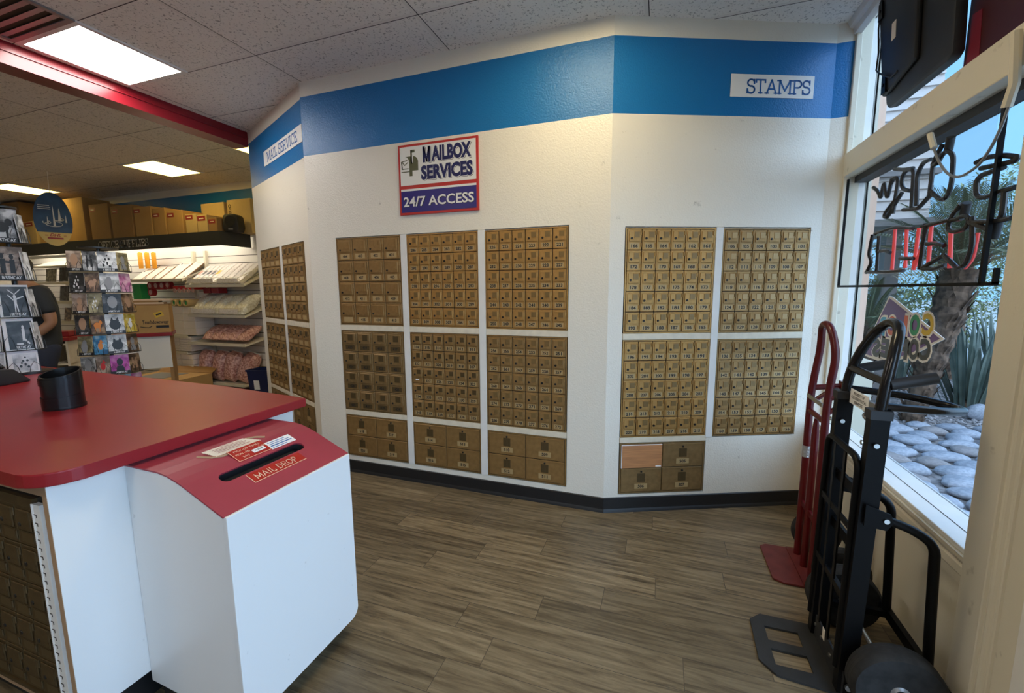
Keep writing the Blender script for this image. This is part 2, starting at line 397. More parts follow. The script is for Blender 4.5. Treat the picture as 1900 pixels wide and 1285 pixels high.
# slab-serif / line lettering: strokes in a unit-height cell, (width, strokes, serif points)
def _S(): return arc(0.30, 0.74, 0.24, 20, 270, 12) + arc(0.30, 0.26, 0.26, 90, -160, 12)
LET = {
 'S': (0.62, [_S(), [(0.525, 0.70), (0.525, 0.98)], [(0.055, 0.02), (0.055, 0.30)]], []),
 'T': (0.72, [[(0.36, 0), (0.36, 0.97)], [(0.03, 0.97), (0.69, 0.97)], [(0.04, 0.97), (0.04, 0.78)], [(0.68, 0.97), (0.68, 0.78)]], [(0.36, 0)]),
 'A': (0.86, [[(0.10, 0), (0.43, 0.98), (0.76, 0)], [(0.22, 0.33), (0.64, 0.33)]], [(0.10, 0), (0.76, 0)]),
 'M': (1.05, [[(0.14, 0), (0.14, 0.97), (0.52, 0.22), (0.90, 0.97), (0.90, 0)]], [(0.14, 0), (0.90, 0), (0.10, 0.97), (0.94, 0.97)]),
 'P': (0.72, [[(0.16, 0), (0.16, 0.97)], [(0.16, 0.97)] + arc(0.40, 0.72, 0.25, 90, -90, 10) + [(0.16, 0.47)]], [(0.16, 0), (0.10, 0.97)]),
 'I': (0.40, [[(0.20, 0), (0.20, 0.97)]], [(0.20, 0), (0.20, 0.97)]),
 'L': (0.68, [[(0.16, 0.97), (0.16, 0.03), (0.62, 0.03), (0.62, 0.28)]], [(0.16, 0.97), (0.10, 0.0)]),
 'E': (0.72, [[(0.64, 0.76), (0.64, 0.96), (0.16, 0.96), (0.16, 0.03), (0.66, 0.03), (0.66, 0.25)], [(0.16, 0.50), (0.48, 0.50)], [(0.48, 0.40), (0.48, 0.60)]], [(0.10, 0), (0.10, 0.97)]),
 'R': (0.80, [[(0.16, 0), (0.16, 0.97)], [(0.16, 0.97)] + arc(0.40, 0.73, 0.24, 90, -90, 10) + [(0.16, 0.49)], [(0.40, 0.49), (0.66, 0.0)]], [(0.16, 0), (0.10, 0.97), (0.68, 0)]),
 'V': (0.86, [[(0.10, 0.97), (0.43, 0.0), (0.76, 0.97)]], [(0.10, 0.97), (0.76, 0.97)]),
 'C': (0.78, [arc(0.42, 0.5, 0.34, 50, 310, 16, 0.48), [(0.68, 0.70), (0.68, 0.98)]], []),
 'O': (0.88, [arc(0.44, 0.5, 0.36, 0, 360, 20, 0.48)], []),
 'D': (0.82, [[(0.16, 0), (0.16, 0.97), (0.36, 0.97)] + arc(0.36, 0.5, 0.36, 90, -90, 12, 0.47) + [(0.16, 0.03)]], [(0.10, 0), (0.10, 0.97)]),
 'F': (0.68, [[(0.16, 0), (0.16, 0.96), (0.62, 0.96), (0.62, 0.76)], [(0.16, 0.50), (0.46, 0.50)], [(0.46, 0.40), (0.46, 0.60)]], [(0.16, 0), (0.10, 0.97)]),
 'U': (0.86, [[(0.16, 0.97), (0.16, 0.32)] + arc(0.43, 0.30, 0.27, 180, 360, 12) + [(0.70, 0.97)]], [(0.16, 0.97), (0.70, 0.97)]),
 ' ': (0.40, [], []),
}
def lettering(mb, body, h, at, xd, zd, m=0, wt=0.13, serif=True, width=None, thick=0.0008):
    tot = sum(LET[c][0] for c in body)*h
    k = (width/tot) if width else 1.0
    x = 0.0
    for c in body:
        w, st, sf = LET[c]
        for s_ in st: mb.ribbon([((x+px)*k, py) for px, py in s_], wt, at, xd, zd, h, m, thick)
        if serif:
            for (px, py) in sf: mb.ribbon([((x+px-0.13)*k, py+(0.03 if py < 0.5 else -0.02)), ((x+px+0.13)*k, py+(0.03 if py < 0.5 else -0.02))], wt*0.8, at, xd, zd, h, m, thick)
        x += w
# ================================================================ THE ROOM
def panel_wall(name, L, holes, z0=0, z1=HC, th=0.12, mt='wall', extra=None):
    """wall in local coords (x along, y into the wall) with recesses: holes = (x0,x1,z0,z1,depth or None for through)"""
    xs = sorted({0, L, *[h[0] for h in holes], *[h[1] for h in holes]}); zs = sorted({z0, z1, *[h[2] for h in holes], *[h[3] for h in holes]})
    b = MB()
    for i in range(len(xs)-1):
        for j in range(len(zs)-1):
            cx, cz = (xs[i]+xs[i+1])/2, (zs[j]+zs[j+1])/2; d = 0.0
            for h in holes:
                if h[0] < cx < h[1] and h[2] < cz < h[3]: d = h[4]
            if d is None: continue
            b.box(xs[i], xs[i+1], d, th, zs[j], zs[j+1])
    if extra: extra(b)
    o = b.build(name, mt); return struct(o)
AB, BC = (-2.594, 2.672), (-0.312, 2.66)
ANG_A, ANG_C = R(-25.3), R(23.5)
LA = 1.41
A0 = (AB[0]-LA*math.cos(ANG_A), AB[1]-LA*math.sin(ANG_A))
DR = 0.022      # recess of the mailbox openings
# holes in local x
HB = [(0.254, 2.036, 0.133, 1.835, DR)]                                    # x -2.34..-0.558
HCc = [(0.094, 1.270, 0.485, 1.812, DR), (0.094, 0.668, 0.115, 0.485, DR)]
HA = [(0.118, 1.272, 0.135, 1.838, DR)]
place(panel_wall('wall_left', LA, HA), (*A0, 0), ANG_A)
place(panel_wall('wall_middle', BC[0]-AB[0], HB), (AB[0], 2.66, 0))
LC = 1.335
wc = place(panel_wall('wall_right', LC, HCc), (*BC, 0), ANG_C)
CE = (BC[0]+LC*math.cos(ANG_C), BC[1]+LC*math.sin(ANG_C))                  # right end of the stamps wall
b = MB(); b.box(CE[0]-0.01, 1.0, 3.192, 3.42, 0, HC); struct(b.build('wall_corner', 'wall'))

# skirting
def skirt(name, L, loc, rot, x0=0.0):
    b = MB(); b.prism([(0, 0), (-0.018, 0), (-0.014, 0.012), (-0.009, 0.022), (-0.008, 0.093), (-0.004, 0.097), (0, 0.097)], x0, L, axis='x')
    place(struct(b.build(name, 'base')), loc, rot)
skirt('baseboard_left', LA, (*A0, 0), ANG_A); skirt('baseboard_middle', BC[0]-AB[0]+0.002, (AB[0], 2.66, 0), 0); skirt('baseboard_right', LC, (*BC, 0), ANG_C, -0.002)

b = MB(); b.box(-11.2, 1.13, -4.2, 4.75, -0.1, 0); struct(b.build('floor', 'floor'))
b = MB(); b.box(-11.2, 1.13, -4.2, 4.75, HC, HC+0.1); struct(b.build('ceiling', 'tile'))
b = MB(); b.box(-11.2, 1.15, -4.2, -4.0, 0, HC); struct(b.build('wall_front', 'wall'))
b = MB(); b.box(-11.2, -11.0, -4.0, 4.75, 0, HC); struct(b.build('wall_far_left', 'wall'))
b = MB(); b.box(-11.0, -3.80, 4.6, 4.75, 0, HC); struct(b.build('wall_rear', 'wall'))
b = MB(); b.box(-3.92, -3.80, 3.42, 4.6, 0, HC); struct(b.build('wall_light_stop', 'wall'))  # unseen wall added to stop light leaking in behind the mailboxes
# red bulkhead beam on the ceiling
b = MB(); b.box(-4.02, -3.855, -4.0, 3.262, 2.83, HC); b.box(-4.03, -3.845, -4.0, 3.258, 2.905, 2.911)
struct(b.build('trim_1', 'beam'), 'red painted beam under the ceiling between the two shop areas')

# cream bars and white posts between the mailbox units
def bars(name, loc, rot, hs, vs):
    b = MB()
    for x0, x1, z0, z1 in hs: b.box(x0, x1, -0.004, DR, z0, z1, 0, 0.002)
    for x0, x1, z0, z1 in vs: b.box(x0, x1, -0.006, DR, z0, z1, 1, 0.002)
    place(struct(b.build(name, ['cream', 'white'])), loc, rot)
X0 = AB[0]
bars('trim_2', (X0, 2.66, 0), 0, [(0.256, 0.822, 1.140, 1.181), (0.872, 1.422, 1.140, 1.181), (1.472, 2.034, 1.138, 1.179), (0.256, 0.822, 0.472, 0.511), (0.872, 1.422, 0.470, 0.509), (1.472, 2.034, 0.468, 0.508)], [(0.822, 0.872, 0.135, 1.833), (1.422, 1.472, 0.135, 1.833)])
bars('trim_3', (*BC, 0), ANG_C, [(0.096, 0.660, 1.127, 1.166), (0.706, 1.268, 1.124, 1.164), (0.096, 0.666, 0.463, 0.498)], [(0.660, 0.706, 0.487, 1.810)])
bars('trim_4', (*A0, 0), ANG_A, [(0.12, 0.690, 1.138, 1.180), (0.745, 1.270, 1.138, 1.182), (0.12, 0.690, 0.470, 0.508), (0.745, 1.270, 0.470, 0.508)], [(0.690, 0.745, 0.137, 1.836)])

# painted lettering panels on the blue band
def sign_panel(name, label, loc, rot, x0, x1, z0, z1, txt, tx0, tx1, tz0, th):
    t = thing(name, label, 'sign', loc, rot)
    b = MB(); b.box(x0, x1, -0.004, -0.0005, z0, z1); b.build('panel', 'paper', t)
    b = MB(); lettering(b, txt, th, (tx0, -0.0042, tz0), (1, 0, 0), (0, 0, 1), 0, 0.125, True, tx1-tx0); b.build('lettering', 'bandblue', t)
sign_panel('wall_sign', 'white strip reading STAMPS on the blue band of the right wall', (*BC, 0), ANG_C, 0.699, 1.210, 2.553, 2.678, 'STAMPS', 0.795, 1.190, 2.575, 0.076)
sign_panel('wall_sign', 'white strip reading MAIL SERVICE on the blue band of the left wall', (*A0, 0), ANG_A, 0.452, 1.388, 2.563, 2.689, 'MAIL SERVICE', 0.545, 1.290, 2.586, 0.078)

# MAILBOX SERVICES sign
t = thing('mailbox_services_sign', 'red-framed sign reading MAILBOX SERVICES 24/7 ACCESS on the middle wall', 'sign', (-1.757, 2.658, 1.960))
b = MB(); b.box(0, 0.602, -0.012, 0, 0, 0.464, 0, 0.002); b.build('backing', 'signred', t)
b = MB(); b.box(0.016, 0.586, -0.0135, -0.012, 0.196, 0.448); b.box(0.016, 0.586, -0.0135, -0.012, 0.158, 0.172); b.build('white_field', 'signwhite', t)
b = MB(); b.box(0.016, 0.586, -0.0135, -0.012, 0.016, 0.158); b.build('blue_field', 'signblue', t)
b = MB()
for dx, dz, mm, tk in ((0.006, -0.006, 0, 0.0004), (0.0036, -0.0036, 2, 0.0007), (0, 0, 1, 0.0010)):
    b.text('AILBOX', 0.292, 0.098, (0.554+dx, -0.0135, 0.386+dz), m=mm, off=0.05, thick=tk, align='r')
    for p in ([(0, 0.045), (0, 0.955)], [(0, 0.93), (0.21, 0.10)], [(0.21, 0.10), (0.42, 0.93)], [(0.42, 0.045), (0.42, 0.955)]): b.ribbon(p, 0.19 if p[0][0] == p[1][0] else 0.13, (0.204+dx, -0.0135, 0.337+dz), (1, 0, 0), (0, 0, 1), 0.098, mm, tk)
    b.text('SERVICES', 0.385, 0.094, (0.371+dx, -0.0135, 0.270+dz), m=mm, off=0.05, thick=tk)
b.build('title_lettering', ['ink', 'navy', 'signwhite'], t)
b = MB(); b.text('24/7 ACCESS', 0.535, 0.066, (0.301+0.003, -0.0135, 0.086-0.003), m=0, off=0.03, thick=0.0004); b.text('24/7 ACCESS', 0.535, 0.066, (0.301, -0.0135, 0.086), m=1, off=0.02, thick=0.0008); b.build('access_lettering', ['ink', 'signwhite'], t)
b = MB()
y = -0.0139
def flat(b, pts, m=0, y=y): b.face([(px, y, pz) for px, pz in pts], m)
body = [(0.058, 0.385), (0.118, 0.385)] + [(0.118+0.040*math.sin(R(a)), 0.345+0.040*math.cos(R(a))) for a in range(10, 91, 10)] + [(0.158, 0.290), (0.112, 0.290), (0.112, 0.256), (0.088, 0.256), (0.088, 0.340), (0.084, 0.365), (0.072, 0.380)]
flat(b, body[::-1]); flat(b, [(0.100, 0.335), (0.112, 0.335), (0.112, 0.425), (0.100, 0.425)]); flat(b, [(0.100, 0.408), (0.134, 0.408), (0.134, 0.425), (0.100, 0.425)])
flat(b, [(0.112, 0.342), (0.120, 0.342), (0.120, 0.405), (0.112, 0.405)], 1, y-0.0002)
for p in ([(0.026, 0.352), (0.034, 0.306)], [(0.030, 0.354), (0.052, 0.330), (0.076, 0.346)], [(0.030, 0.354), (0.072, 0.360)], [(0.030, 0.306), (0.030, 0.354)], [(0.030, 0.306), (0.080, 0.306)], [(0.026, 0.286), (0.090, 0.286)]):
    b.ribbon(p, 0.006, (0, -0.0135, 0), (1, 0, 0), (0, 0, 1), 1, 0, 0.0004)
b.build('mailbox_pictogram', ['olive', 'signwhite'], t)

# ---------------------------------------------------------------- window wall (faces into the room along -x)
b = MB()
b.box(0.99, 1.15, 1.60, 3.42, 0, 0.50)                                     # wall under the window
b.box(1.005, 1.15, -4.0, 0.30, 0, 0.5); b.box(1.005, 1.15, -4.0, -3.4, 0.5, HC); b.box(1.005, 1.15, -4.0, 0.35, 2.62, HC); b.box(1.005, 1.15, 0.28, 0.40, 0, HC); b.box(1.005, 1.15, -1.62, -1.50, 0.5, 2.62)
b.box(1.02, 1.15, 0.4, 1.40, 2.25, HC)
struct(b.build('wall_window', 'jamb'), 'painted storefront wall under and beside the window')
b = MB()                                                                    # jamb mouldings at the far side of the window
b.box(1.0, 1.03, 3.170, 3.30, 0.58, HC, 0, 0.004); b.box(1.03, 1.085, 3.188, 3.30, 0.58, HC, 0, 0.004); b.box(1.085, 1.118, 3.196, 3.30, 0.58, HC, 1, 0.002); b.box(1.118, 1.135, 3.20, 3.42, 0.58, HC, 1)
b.box(1.0, 1.15, 3.20, 3.42, 0.0, HC, 0)
struct(b.build('trim_5', ['jamb', 'white']), 'moulded window jamb beside the right wall')
b = MB()                                                                    # header beam
b.box(0.998, 1.13, 1.30, 3.196, 2.098, 2.232, 0, 0.004); b.box(1.06, 1.13, 1.4, 3.196, 2.062, 2.098, 1)
struct(b.build('trim_6', ['jamb', 'fascia']), 'cream header beam between window and transom')
b = MB()                                                                    # sill and apron
b.box(0.972, 1.135, 1.60, 3.196, 0.560, 0.580, 0, 0.004); b.box(1.043, 1.047, 1.60, 3.196, 0.5798, 0.5806, 1)
struct(b.build('trim_7', ['white', 'seam']), 'white window sill board')
b = MB()
b.prism([(0.99, 0.44), (0.985, 0.44), (0.982, 0.475), (0.972, 0.487), (0.972, 0.515), (0.980, 0.522), (0.975, 0.535), (0.962, 0.545), (0.962, 0.560), (0.99, 0.560)], 1.62, 3.19, axis='y')
struct(b.build('trim_8', 'jamb'), 'moulded apron under the window sill')
b = MB(); b.prism([(1.02, HC), (0.955, HC), (0.965, 2.935), (0.985, 2.925), (0.99, 2.895), (1.02, 2.885)], 1.2, 3.19, axis='y'); struct(b.build('trim_9', 'white'), 'ceiling moulding above the window')
b = MB()                                                                    # post between window and door
b.box(0.940, 1.16, 1.41, 1.672, 0, HC, 0, 0.006)
for y0, w in ((1.556, 0.016), (1.528, 0.026), (1.497, 0.018)):
    b.prism([(0.942, y0-w/2), (0.934, y0-w/4), (0.932, y0), (0.934, y0+w/4), (0.942, y0+w/2)], 0.0, 2.9, axis='z', m=0)
b.box(0.932, 0.942, 1.41, 1.480, 0, 2.9, 0, 0.003)
struct(b.build('trim_10', 'jamb'), 'moulded cream post beside the window')
b = MB(); b.box(0.925, 1.16, 1.355, 1.408, 0, 2.25, 0, 0.004); b.box(0.99, 1.16, 0.4, 0.45, 0, 2.25); b.box(0.99, 1.16, 0.4, 1.408, 2.19, 2.25); struct(b.build('trim_11', 'white'), 'white frame of the open shop door')
M['glass'] = glass_mat('tinted_window_glass', (0.74, 0.74, 0.74), 0.015)
b = MB(); b.box(1.120, 1.126, 1.60, 3.20, 0.58, 2.075); struct(b.build('window_1', 'glass'))
b = MB(); b.box(1.120, 1.126, 1.40, 3.20, 2.232, HC-0.02); struct(b.build('window_2', 'glass'))
b = MB(); b.box(1.08, 1.086, -3.4, -1.62, 0.5, 2.62); struct(b.build('window_3', 'glass'))
b = MB(); b.box(1.08, 1.086, -1.5, 0.28, 0.5, 2.62); struct(b.build('window_4', 'glass'))

# ---------------------------------------------------------------- ceiling fixtures
def fixture(name, label, x0, y0, mtl, vis=True):
    t = thing(name, label, 'ceiling light', (x0, y0, HC), 0)
    b = MB()
    for a in ((0, 0.61, 0, 0.028), (0, 0.61, 0.582, 0.61), (0, 0.028, 0.028, 0.582), (0.582, 0.61, 0.028, 0.582)): b.box(a[0], a[1], a[2], a[3], -0.012, -0.001)
    b.build('frame', 'white', t)
    b = MB(); b.box(0.028, 0.582, 0.028, 0.582, -0.008, -0.002); b.build('diffuser', mtl, t)
    return t
M['led'] = emission('led_panel', (1.0, 0.96, 0.90), 26.0)
M['warmwhite'] = emission('warm_white_panel', (1.0, 0.88, 0.70), 20.0)
M['warm'] = emission('warm_panel', (1.0, 0.83, 0.50), 17.0)
M['warm2'] = emission('warm_panel_dim', (1.0, 0.72, 0.20), 7.0)
fixture('ceiling_light', 'bright white ceiling light panel beside the red beam', -3.80, 1.66, 'led')
fixture('ceiling_light', 'yellowish ceiling light panel above the office supplies shelves', -6.24, 3.49, 'warm2')
fixture('ceiling_light', 'ceiling light panel half hidden behind the left mailbox wall', -4.41, 3.49, 'warm2')
fixture('ceiling_light', 'yellowish ceiling light panel at the far left behind the hanging oval sign', -9.29, 3.49, 'warm2')
fixture('ceiling_light', 'warm ceiling light panel in front of the middle mailbox wall', -0.755, 1.66, 'warm')
fixture('ceiling_light', 'added unseen ceiling panel brightening the open shop floor', -1.364, -0.78, 'warmwhite')  # added out of view to brighten the room
fixture('ceiling_light', 'added unseen yellowish ceiling panel over the far left shop area', -7.46, -0.17, 'warm2')  # unseen extra panel, put in for more interior light
fixture('ceiling_light', 'added unseen white ceiling panel near the front wall', -3.80, -2.0, 'warmwhite')  # out-of-view fill panel added behind the camera
t = thing('ceiling_vent', 'dark square air vent in the ceiling beside the light panel', 'vent', (-3.80, 1.05, HC))
b = MB(); b.box(0.012, 0.598, 0.012, 0.598, -0.006, -0.001); b.build('backing', 'seam', t)
b = MB()
for a in ((0, 0.61, 0, 0.03), (0, 0.61, 0.58, 0.61), (0, 0.03, 0.03, 0.58), (0.58, 0.61, 0.03, 0.58)): b.box(a[0], a[1], a[2], a[3], -0.012, -0.001)
b.build('frame', 'hub', t)
for i in range(9):
    b = MB(); y0 = 0.05+i*0.06; b.prism([(y0, -0.012), (y0+0.045, -0.004), (y0+0.045, -0.002), (y0, -0.010)], 0.03, 0.58, axis='x'); b.build('slat', 'hub', t)

# ================================================================ MAILBOX UNITS
def door_mesh(w, h, kind):
    b = MB()
    b.box(0, w, -0.005, 0.002, 0, h, 0, 0.0015, 1)
    if kind == 'parcel':
        for a in ((0.02, 0.98, 0.93, 0.97), (0.02, 0.98, 0.03, 0.07), (0.015, 0.035, 0.05, 0.95), (0.965, 0.985, 0.05, 0.95)): b.box(a[0]*w, a[1]*w, -0.0062, -0.005, a[2]*h, a[3]*h)
    else:
        b.box(0.10*w, 0.89*w, -0.0095, -0.005, 0.40*h, 0.92*h, 0, 0.0018, 1); b.box(0.45*w, 0.86*w, -0.0105, -0.0095, 0.56*h, 0.90*h, 0, 0.0008, 1)
        b.box(0.09*w, 0.90*w, -0.0065, -0.005, 0.345*h, 0.365*h)
        for z in (0.12, 0.72): b.cyl((0.962*w, -0.0065, z*h), (0.962*w, -0.0065, (z+0.2)*h), 0.0034, 8, 0)
    return b
def lock_mesh(r):
    b = MB(); b.lathe([(r, 0), (r, -0.003), (r*0.8, -0.0045), (r*0.3, -0.0045)], axis='y', seg=12); return b
def win_mesh(w, h):
    b = MB(); b.box(0, w, -0.0012, 0, 0, h, 0)
    for i in range(4): b.box(w*(0.08+i*0.235), w*(0.2+i*0.235), -0.0016, -0.0012, 0.06*h, 0.94*h)
    return b
_DM = {}
def shared(key, fn, name, mats):
    if key not in _DM:
        o = fn().build(name, mats); _DM[key] = o.data; bpy.data.objects.remove(o)
    return _DM[key]
def number_part(txt, w, h, parent, loc, sticker=None):
    b = MB(); b.box(0, w, -0.0009, 0, 0, h, 0)
    if txt: b.text(txt, min(w*0.80, 0.0135*len(txt)), min(h*0.72, 0.021), (w/2, -0.0009, h/2), m=1, off=0.035, thick=0.0003)
    o = b.build('number_plate', [sticker or 'plate', 'ink'], parent); o.location = loc; return o
def mailbox_unit(label, group, loc, rot, w, h, cols, rows, kind, tone, nums, win='winl', blank=(), smudge=False, depth=None):
    t = thing('mailbox_unit', label, 'mailbox unit', loc, rot, group)
    b = MB(); b.box(0, w, 0.004, DR-0.0006 if depth is None else depth, 0, h, 1)
    for a in ((0, w, 0, 0.007), (0, w, h-0.007, h), (0, 0.007, 0.007, h-0.007), (w-0.007, w, 0.007, h-0.007)): b.box(a[0], a[1], -0.003, 0.004, a[2], a[3], 0)
    b.build('frame', [tone, 'seam'], t)
    cw, ch = (w-0.016)/cols, (h-0.016)/rows; dw, dh = cw-0.0045, ch-0.0045
    key = (round(dw, 3), round(dh, 3), kind, tone)
    dm = shared(('d',)+key, lambda: door_mesh(dw, dh, kind), 'door', tone)
    lr = 0.0072 if kind != 'parcel' else 0.0068
    lm = shared(('l', kind), lambda: lock_mesh(lr), 'lock', 'lockd')
    wb = 'lockd' if kind == 'parcel' else win
    if kind == 'parcel': ww, wh, wx, wz = 0.052, 0.058, dw/2-0.026, dh*0.42
    elif kind == 'small': ww, wh, wx, wz = dw*0.36, dh*0.27, dw*0.47, dh*0.60
    else: ww, wh, wx, wz = dw*0.34, dh*0.30, dw*0.40, dh*0.56
    wm = shared(('w', round(ww, 3), kind, win), lambda: win_mesh(ww, wh), 'window', win)
    for r in range(rows):
        for c in range(cols):
            x, z = 0.008+c*cw+0.00225, h-0.008-(r+1)*ch+0.00225
            if (r, c) in blank:
                b = MB(); b.box(0, dw, -0.004, 0.003, 0, dh, 0); b.box(0.0, dw, -0.0046, -0.004, dh-0.006, dh-0.001, 1); b.box(0, 0.004, -0.0046, -0.004, 0, dh, 1); b.box(dw*0.85, dw-0.004, -0.0046, -0.004, 0.004, 0.014, 1)
                o = b.build('cover_board', ['plywood', 'paper'], t); o.location = (x, 0, z); o['label'] = 'bare orange board taped in place of a door'
                continue
            d = link('door', dm, t, (x, 0, z))
            n = nums[r][c] if nums else ''
            stk = 'paper' if n == '*' else None
            if kind == 'parcel':
                link('lock', lm, d, (dw/2, -0.0048, dh*0.86)); link('window', wm, d, (wx, -0.0048, wz))
                number_part('' if n == '*' else n, 0.085, 0.034, d, (dw/2-0.0425, -0.0048, dh*0.13))
            else:
                off = -0.0094
                link('lock', lm, d, (dw*(0.27 if kind == 'small' else 0.20), off, dh*(0.56 if kind == 'small' else 0.50)))
                link('window', wm, d, (wx, off-0.0012, wz))
                if n == '*':
                    o = number_part('', dw*0.34, dh*0.07, d, (dw*0.3, -0.0048, dh*0.2), 'paper'); o['label'] = 'small white blank sticker'
                else: number_part(n, dw*0.64, dh*0.24, d, (dw*0.18, -0.0048, dh*0.07), 'wind' if smudge == 2 else None)
    return t
def seq(start, cols, rows): return [[str(start + r*cols + (cols-1-c)) for c in range(cols)] for r in range(rows)]
G_B, G_C, G_A = 'mailbox units in the middle wall', 'mailbox units in the right wall', 'mailbox units in the left wall'
yb = 2.66
n328 = seq(311, 6, 5); n328[2][0] = '*'
n416 = seq(401, 4, 4); n416[3][0] = ''
for lab, x0, z0, w, h, c, r, k, tone, nm, wn, sm in (
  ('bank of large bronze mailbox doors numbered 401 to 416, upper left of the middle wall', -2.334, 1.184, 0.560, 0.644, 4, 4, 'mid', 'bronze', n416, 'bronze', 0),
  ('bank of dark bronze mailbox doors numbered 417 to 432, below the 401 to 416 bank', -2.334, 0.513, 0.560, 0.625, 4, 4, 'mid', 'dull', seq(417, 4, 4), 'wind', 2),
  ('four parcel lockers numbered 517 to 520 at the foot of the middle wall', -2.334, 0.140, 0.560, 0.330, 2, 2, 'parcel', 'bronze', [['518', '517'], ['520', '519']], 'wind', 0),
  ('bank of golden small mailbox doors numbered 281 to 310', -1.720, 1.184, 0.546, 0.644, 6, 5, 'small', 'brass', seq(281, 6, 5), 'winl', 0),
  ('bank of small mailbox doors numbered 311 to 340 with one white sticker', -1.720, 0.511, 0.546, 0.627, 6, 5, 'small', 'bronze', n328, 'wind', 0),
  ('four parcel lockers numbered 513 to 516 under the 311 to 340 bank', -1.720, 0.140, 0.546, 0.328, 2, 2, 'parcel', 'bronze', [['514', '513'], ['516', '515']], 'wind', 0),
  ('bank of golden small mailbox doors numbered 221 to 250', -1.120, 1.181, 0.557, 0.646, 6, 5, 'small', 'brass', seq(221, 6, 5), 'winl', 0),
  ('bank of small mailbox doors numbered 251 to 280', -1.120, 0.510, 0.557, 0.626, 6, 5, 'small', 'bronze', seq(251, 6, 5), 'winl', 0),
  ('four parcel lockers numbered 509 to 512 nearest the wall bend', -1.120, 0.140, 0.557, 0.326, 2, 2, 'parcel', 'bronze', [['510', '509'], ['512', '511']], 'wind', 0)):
    mailbox_unit(lab, G_B, (x0, yb, z0), 0, w, h, c, r, k, tone, nm, wn, (), sm)
def onC(u): return (BC[0]+u*math.cos(ANG_C), BC[1]+u*math.sin(ANG_C))
for lab, u, z0, w, h, c, r, k, tone, nm, wn, bl in (
  ('bank of golden small mailbox doors numbered 161 to 190 under the STAMPS band', 0.099, 1.168, 0.558, 0.637, 6, 5, 'small', 'brass', seq(161, 6, 5), 'winl', ()),
  ('bank of small mailbox doors numbered 191 to 220, above the orange cover board', 0.099, 0.500, 0.558, 0.625, 6, 5, 'small', 'brass', seq(191, 6, 5), 'winl', ()),
  ('parcel lockers beside the bend with one bare orange board in place of a door', 0.099, 0.122, 0.562, 0.339, 2, 2, 'parcel', 'dull', [['', '505'], ['506', '507']], 'wind', ((0, 0),)),
  ('bank of greyish small mailbox doors numbered 101 to 130, nearest the window', 0.709, 1.166, 0.555, 0.637, 6, 5, 'small', 'bronze', seq(101, 6, 5), 'plate', ()),
  ('bank of small mailbox doors numbered 131 to 160 behind the red hand truck', 0.709, 0.492, 0.555, 0.630, 6, 5, 'small', 'bronze', seq(131, 6, 5), 'winl', ())):
    mailbox_unit(lab, G_C, (*onC(u), z0), ANG_C, w, h, c, r, k, tone, nm, wn, bl)
def onA(u): return (A0[0]+u*math.cos(ANG_A), A0[1]+u*math.sin(ANG_A))
for lab, u, z0, w, h, c, r, k, tone in (
  ('upper mailbox bank at the outer edge of the left wall', 0.124, 1.183, 0.562, 0.648, 4, 4, 'small', 'bronze'),
  ('lower mailbox bank at the outer edge of the left wall', 0.124, 0.510, 0.562, 0.626, 4, 4, 'small', 'bronze'),
  ('parcel lockers at the outer edge of the left wall, hidden by the red counter', 0.124, 0.141, 0.562, 0.327, 2, 2, 'parcel', 'dull'),
  ('upper mailbox bank of the left wall next to the bend with the middle wall', 0.748, 1.185, 0.518, 0.646, 4, 4, 'small', 'bronze'),
  ('lower mailbox bank of the left wall next to the bend with the middle wall', 0.748, 0.510, 0.518, 0.626, 4, 4, 'small', 'bronze'),
  ('parcel lockers in the left wall right behind the red counter corner', 0.748, 0.141, 0.518, 0.327, 2, 2, 'parcel', 'dull')):
    mailbox_unit(lab, G_A, (*onA(u), z0), ANG_A, w, h, c, r, k, tone, None, 'wind')
# ================================================================ RED COUNTER
t = thing('service_counter', 'white counter with a thick red laminate top in the left foreground', 'counter', (-1.62, 0.66, 0))
ox, oy = 1.62, -0.66
top = [(-1.565+ox, 1.52+oy), (-2.2+ox, 1.585+oy), (-4.6+ox, 1.66+oy), (-4.6+ox, 0.598+oy)] + [(-1.665+ox+0.10*math.sin(R(a)), 0.698+oy-0.10*math.cos(R(a))) for a in range(0, 91, 15)]
b = MB(); b.prism(top, 0.900, 0.940, axis='z', bev=0.004); b.build('countertop', 'red', t)
b = MB(); b.box(-2.90, -0.022, 0.05, 0.80, 0.14, 0.8995); b.build('body', 'mel', t)
b = MB(); b.box(-0.022, 0.0, -0.025, 0.83, 0.14, 0.8995, 0, 0.0015); b.box(-0.0215, -0.0005, -0.0262, -0.025, 0.141, 0.899, 1); b.build('end_panel', ['mel', 'ply'], t)
b = MB(); b.box(-2.85, -0.06, 0.04, 0.78, 0, 0.14); b.build('toe_kick', 'base', t)
b = MB(); b.box(-2.9, -0.0225, -0.006, 0.05, 0.845, 0.8995, 0); b.box(-2.9, -0.0225, -0.006, 0.05, 0.105, 0.138, 0); b.build('side_rail', 'ply', t)
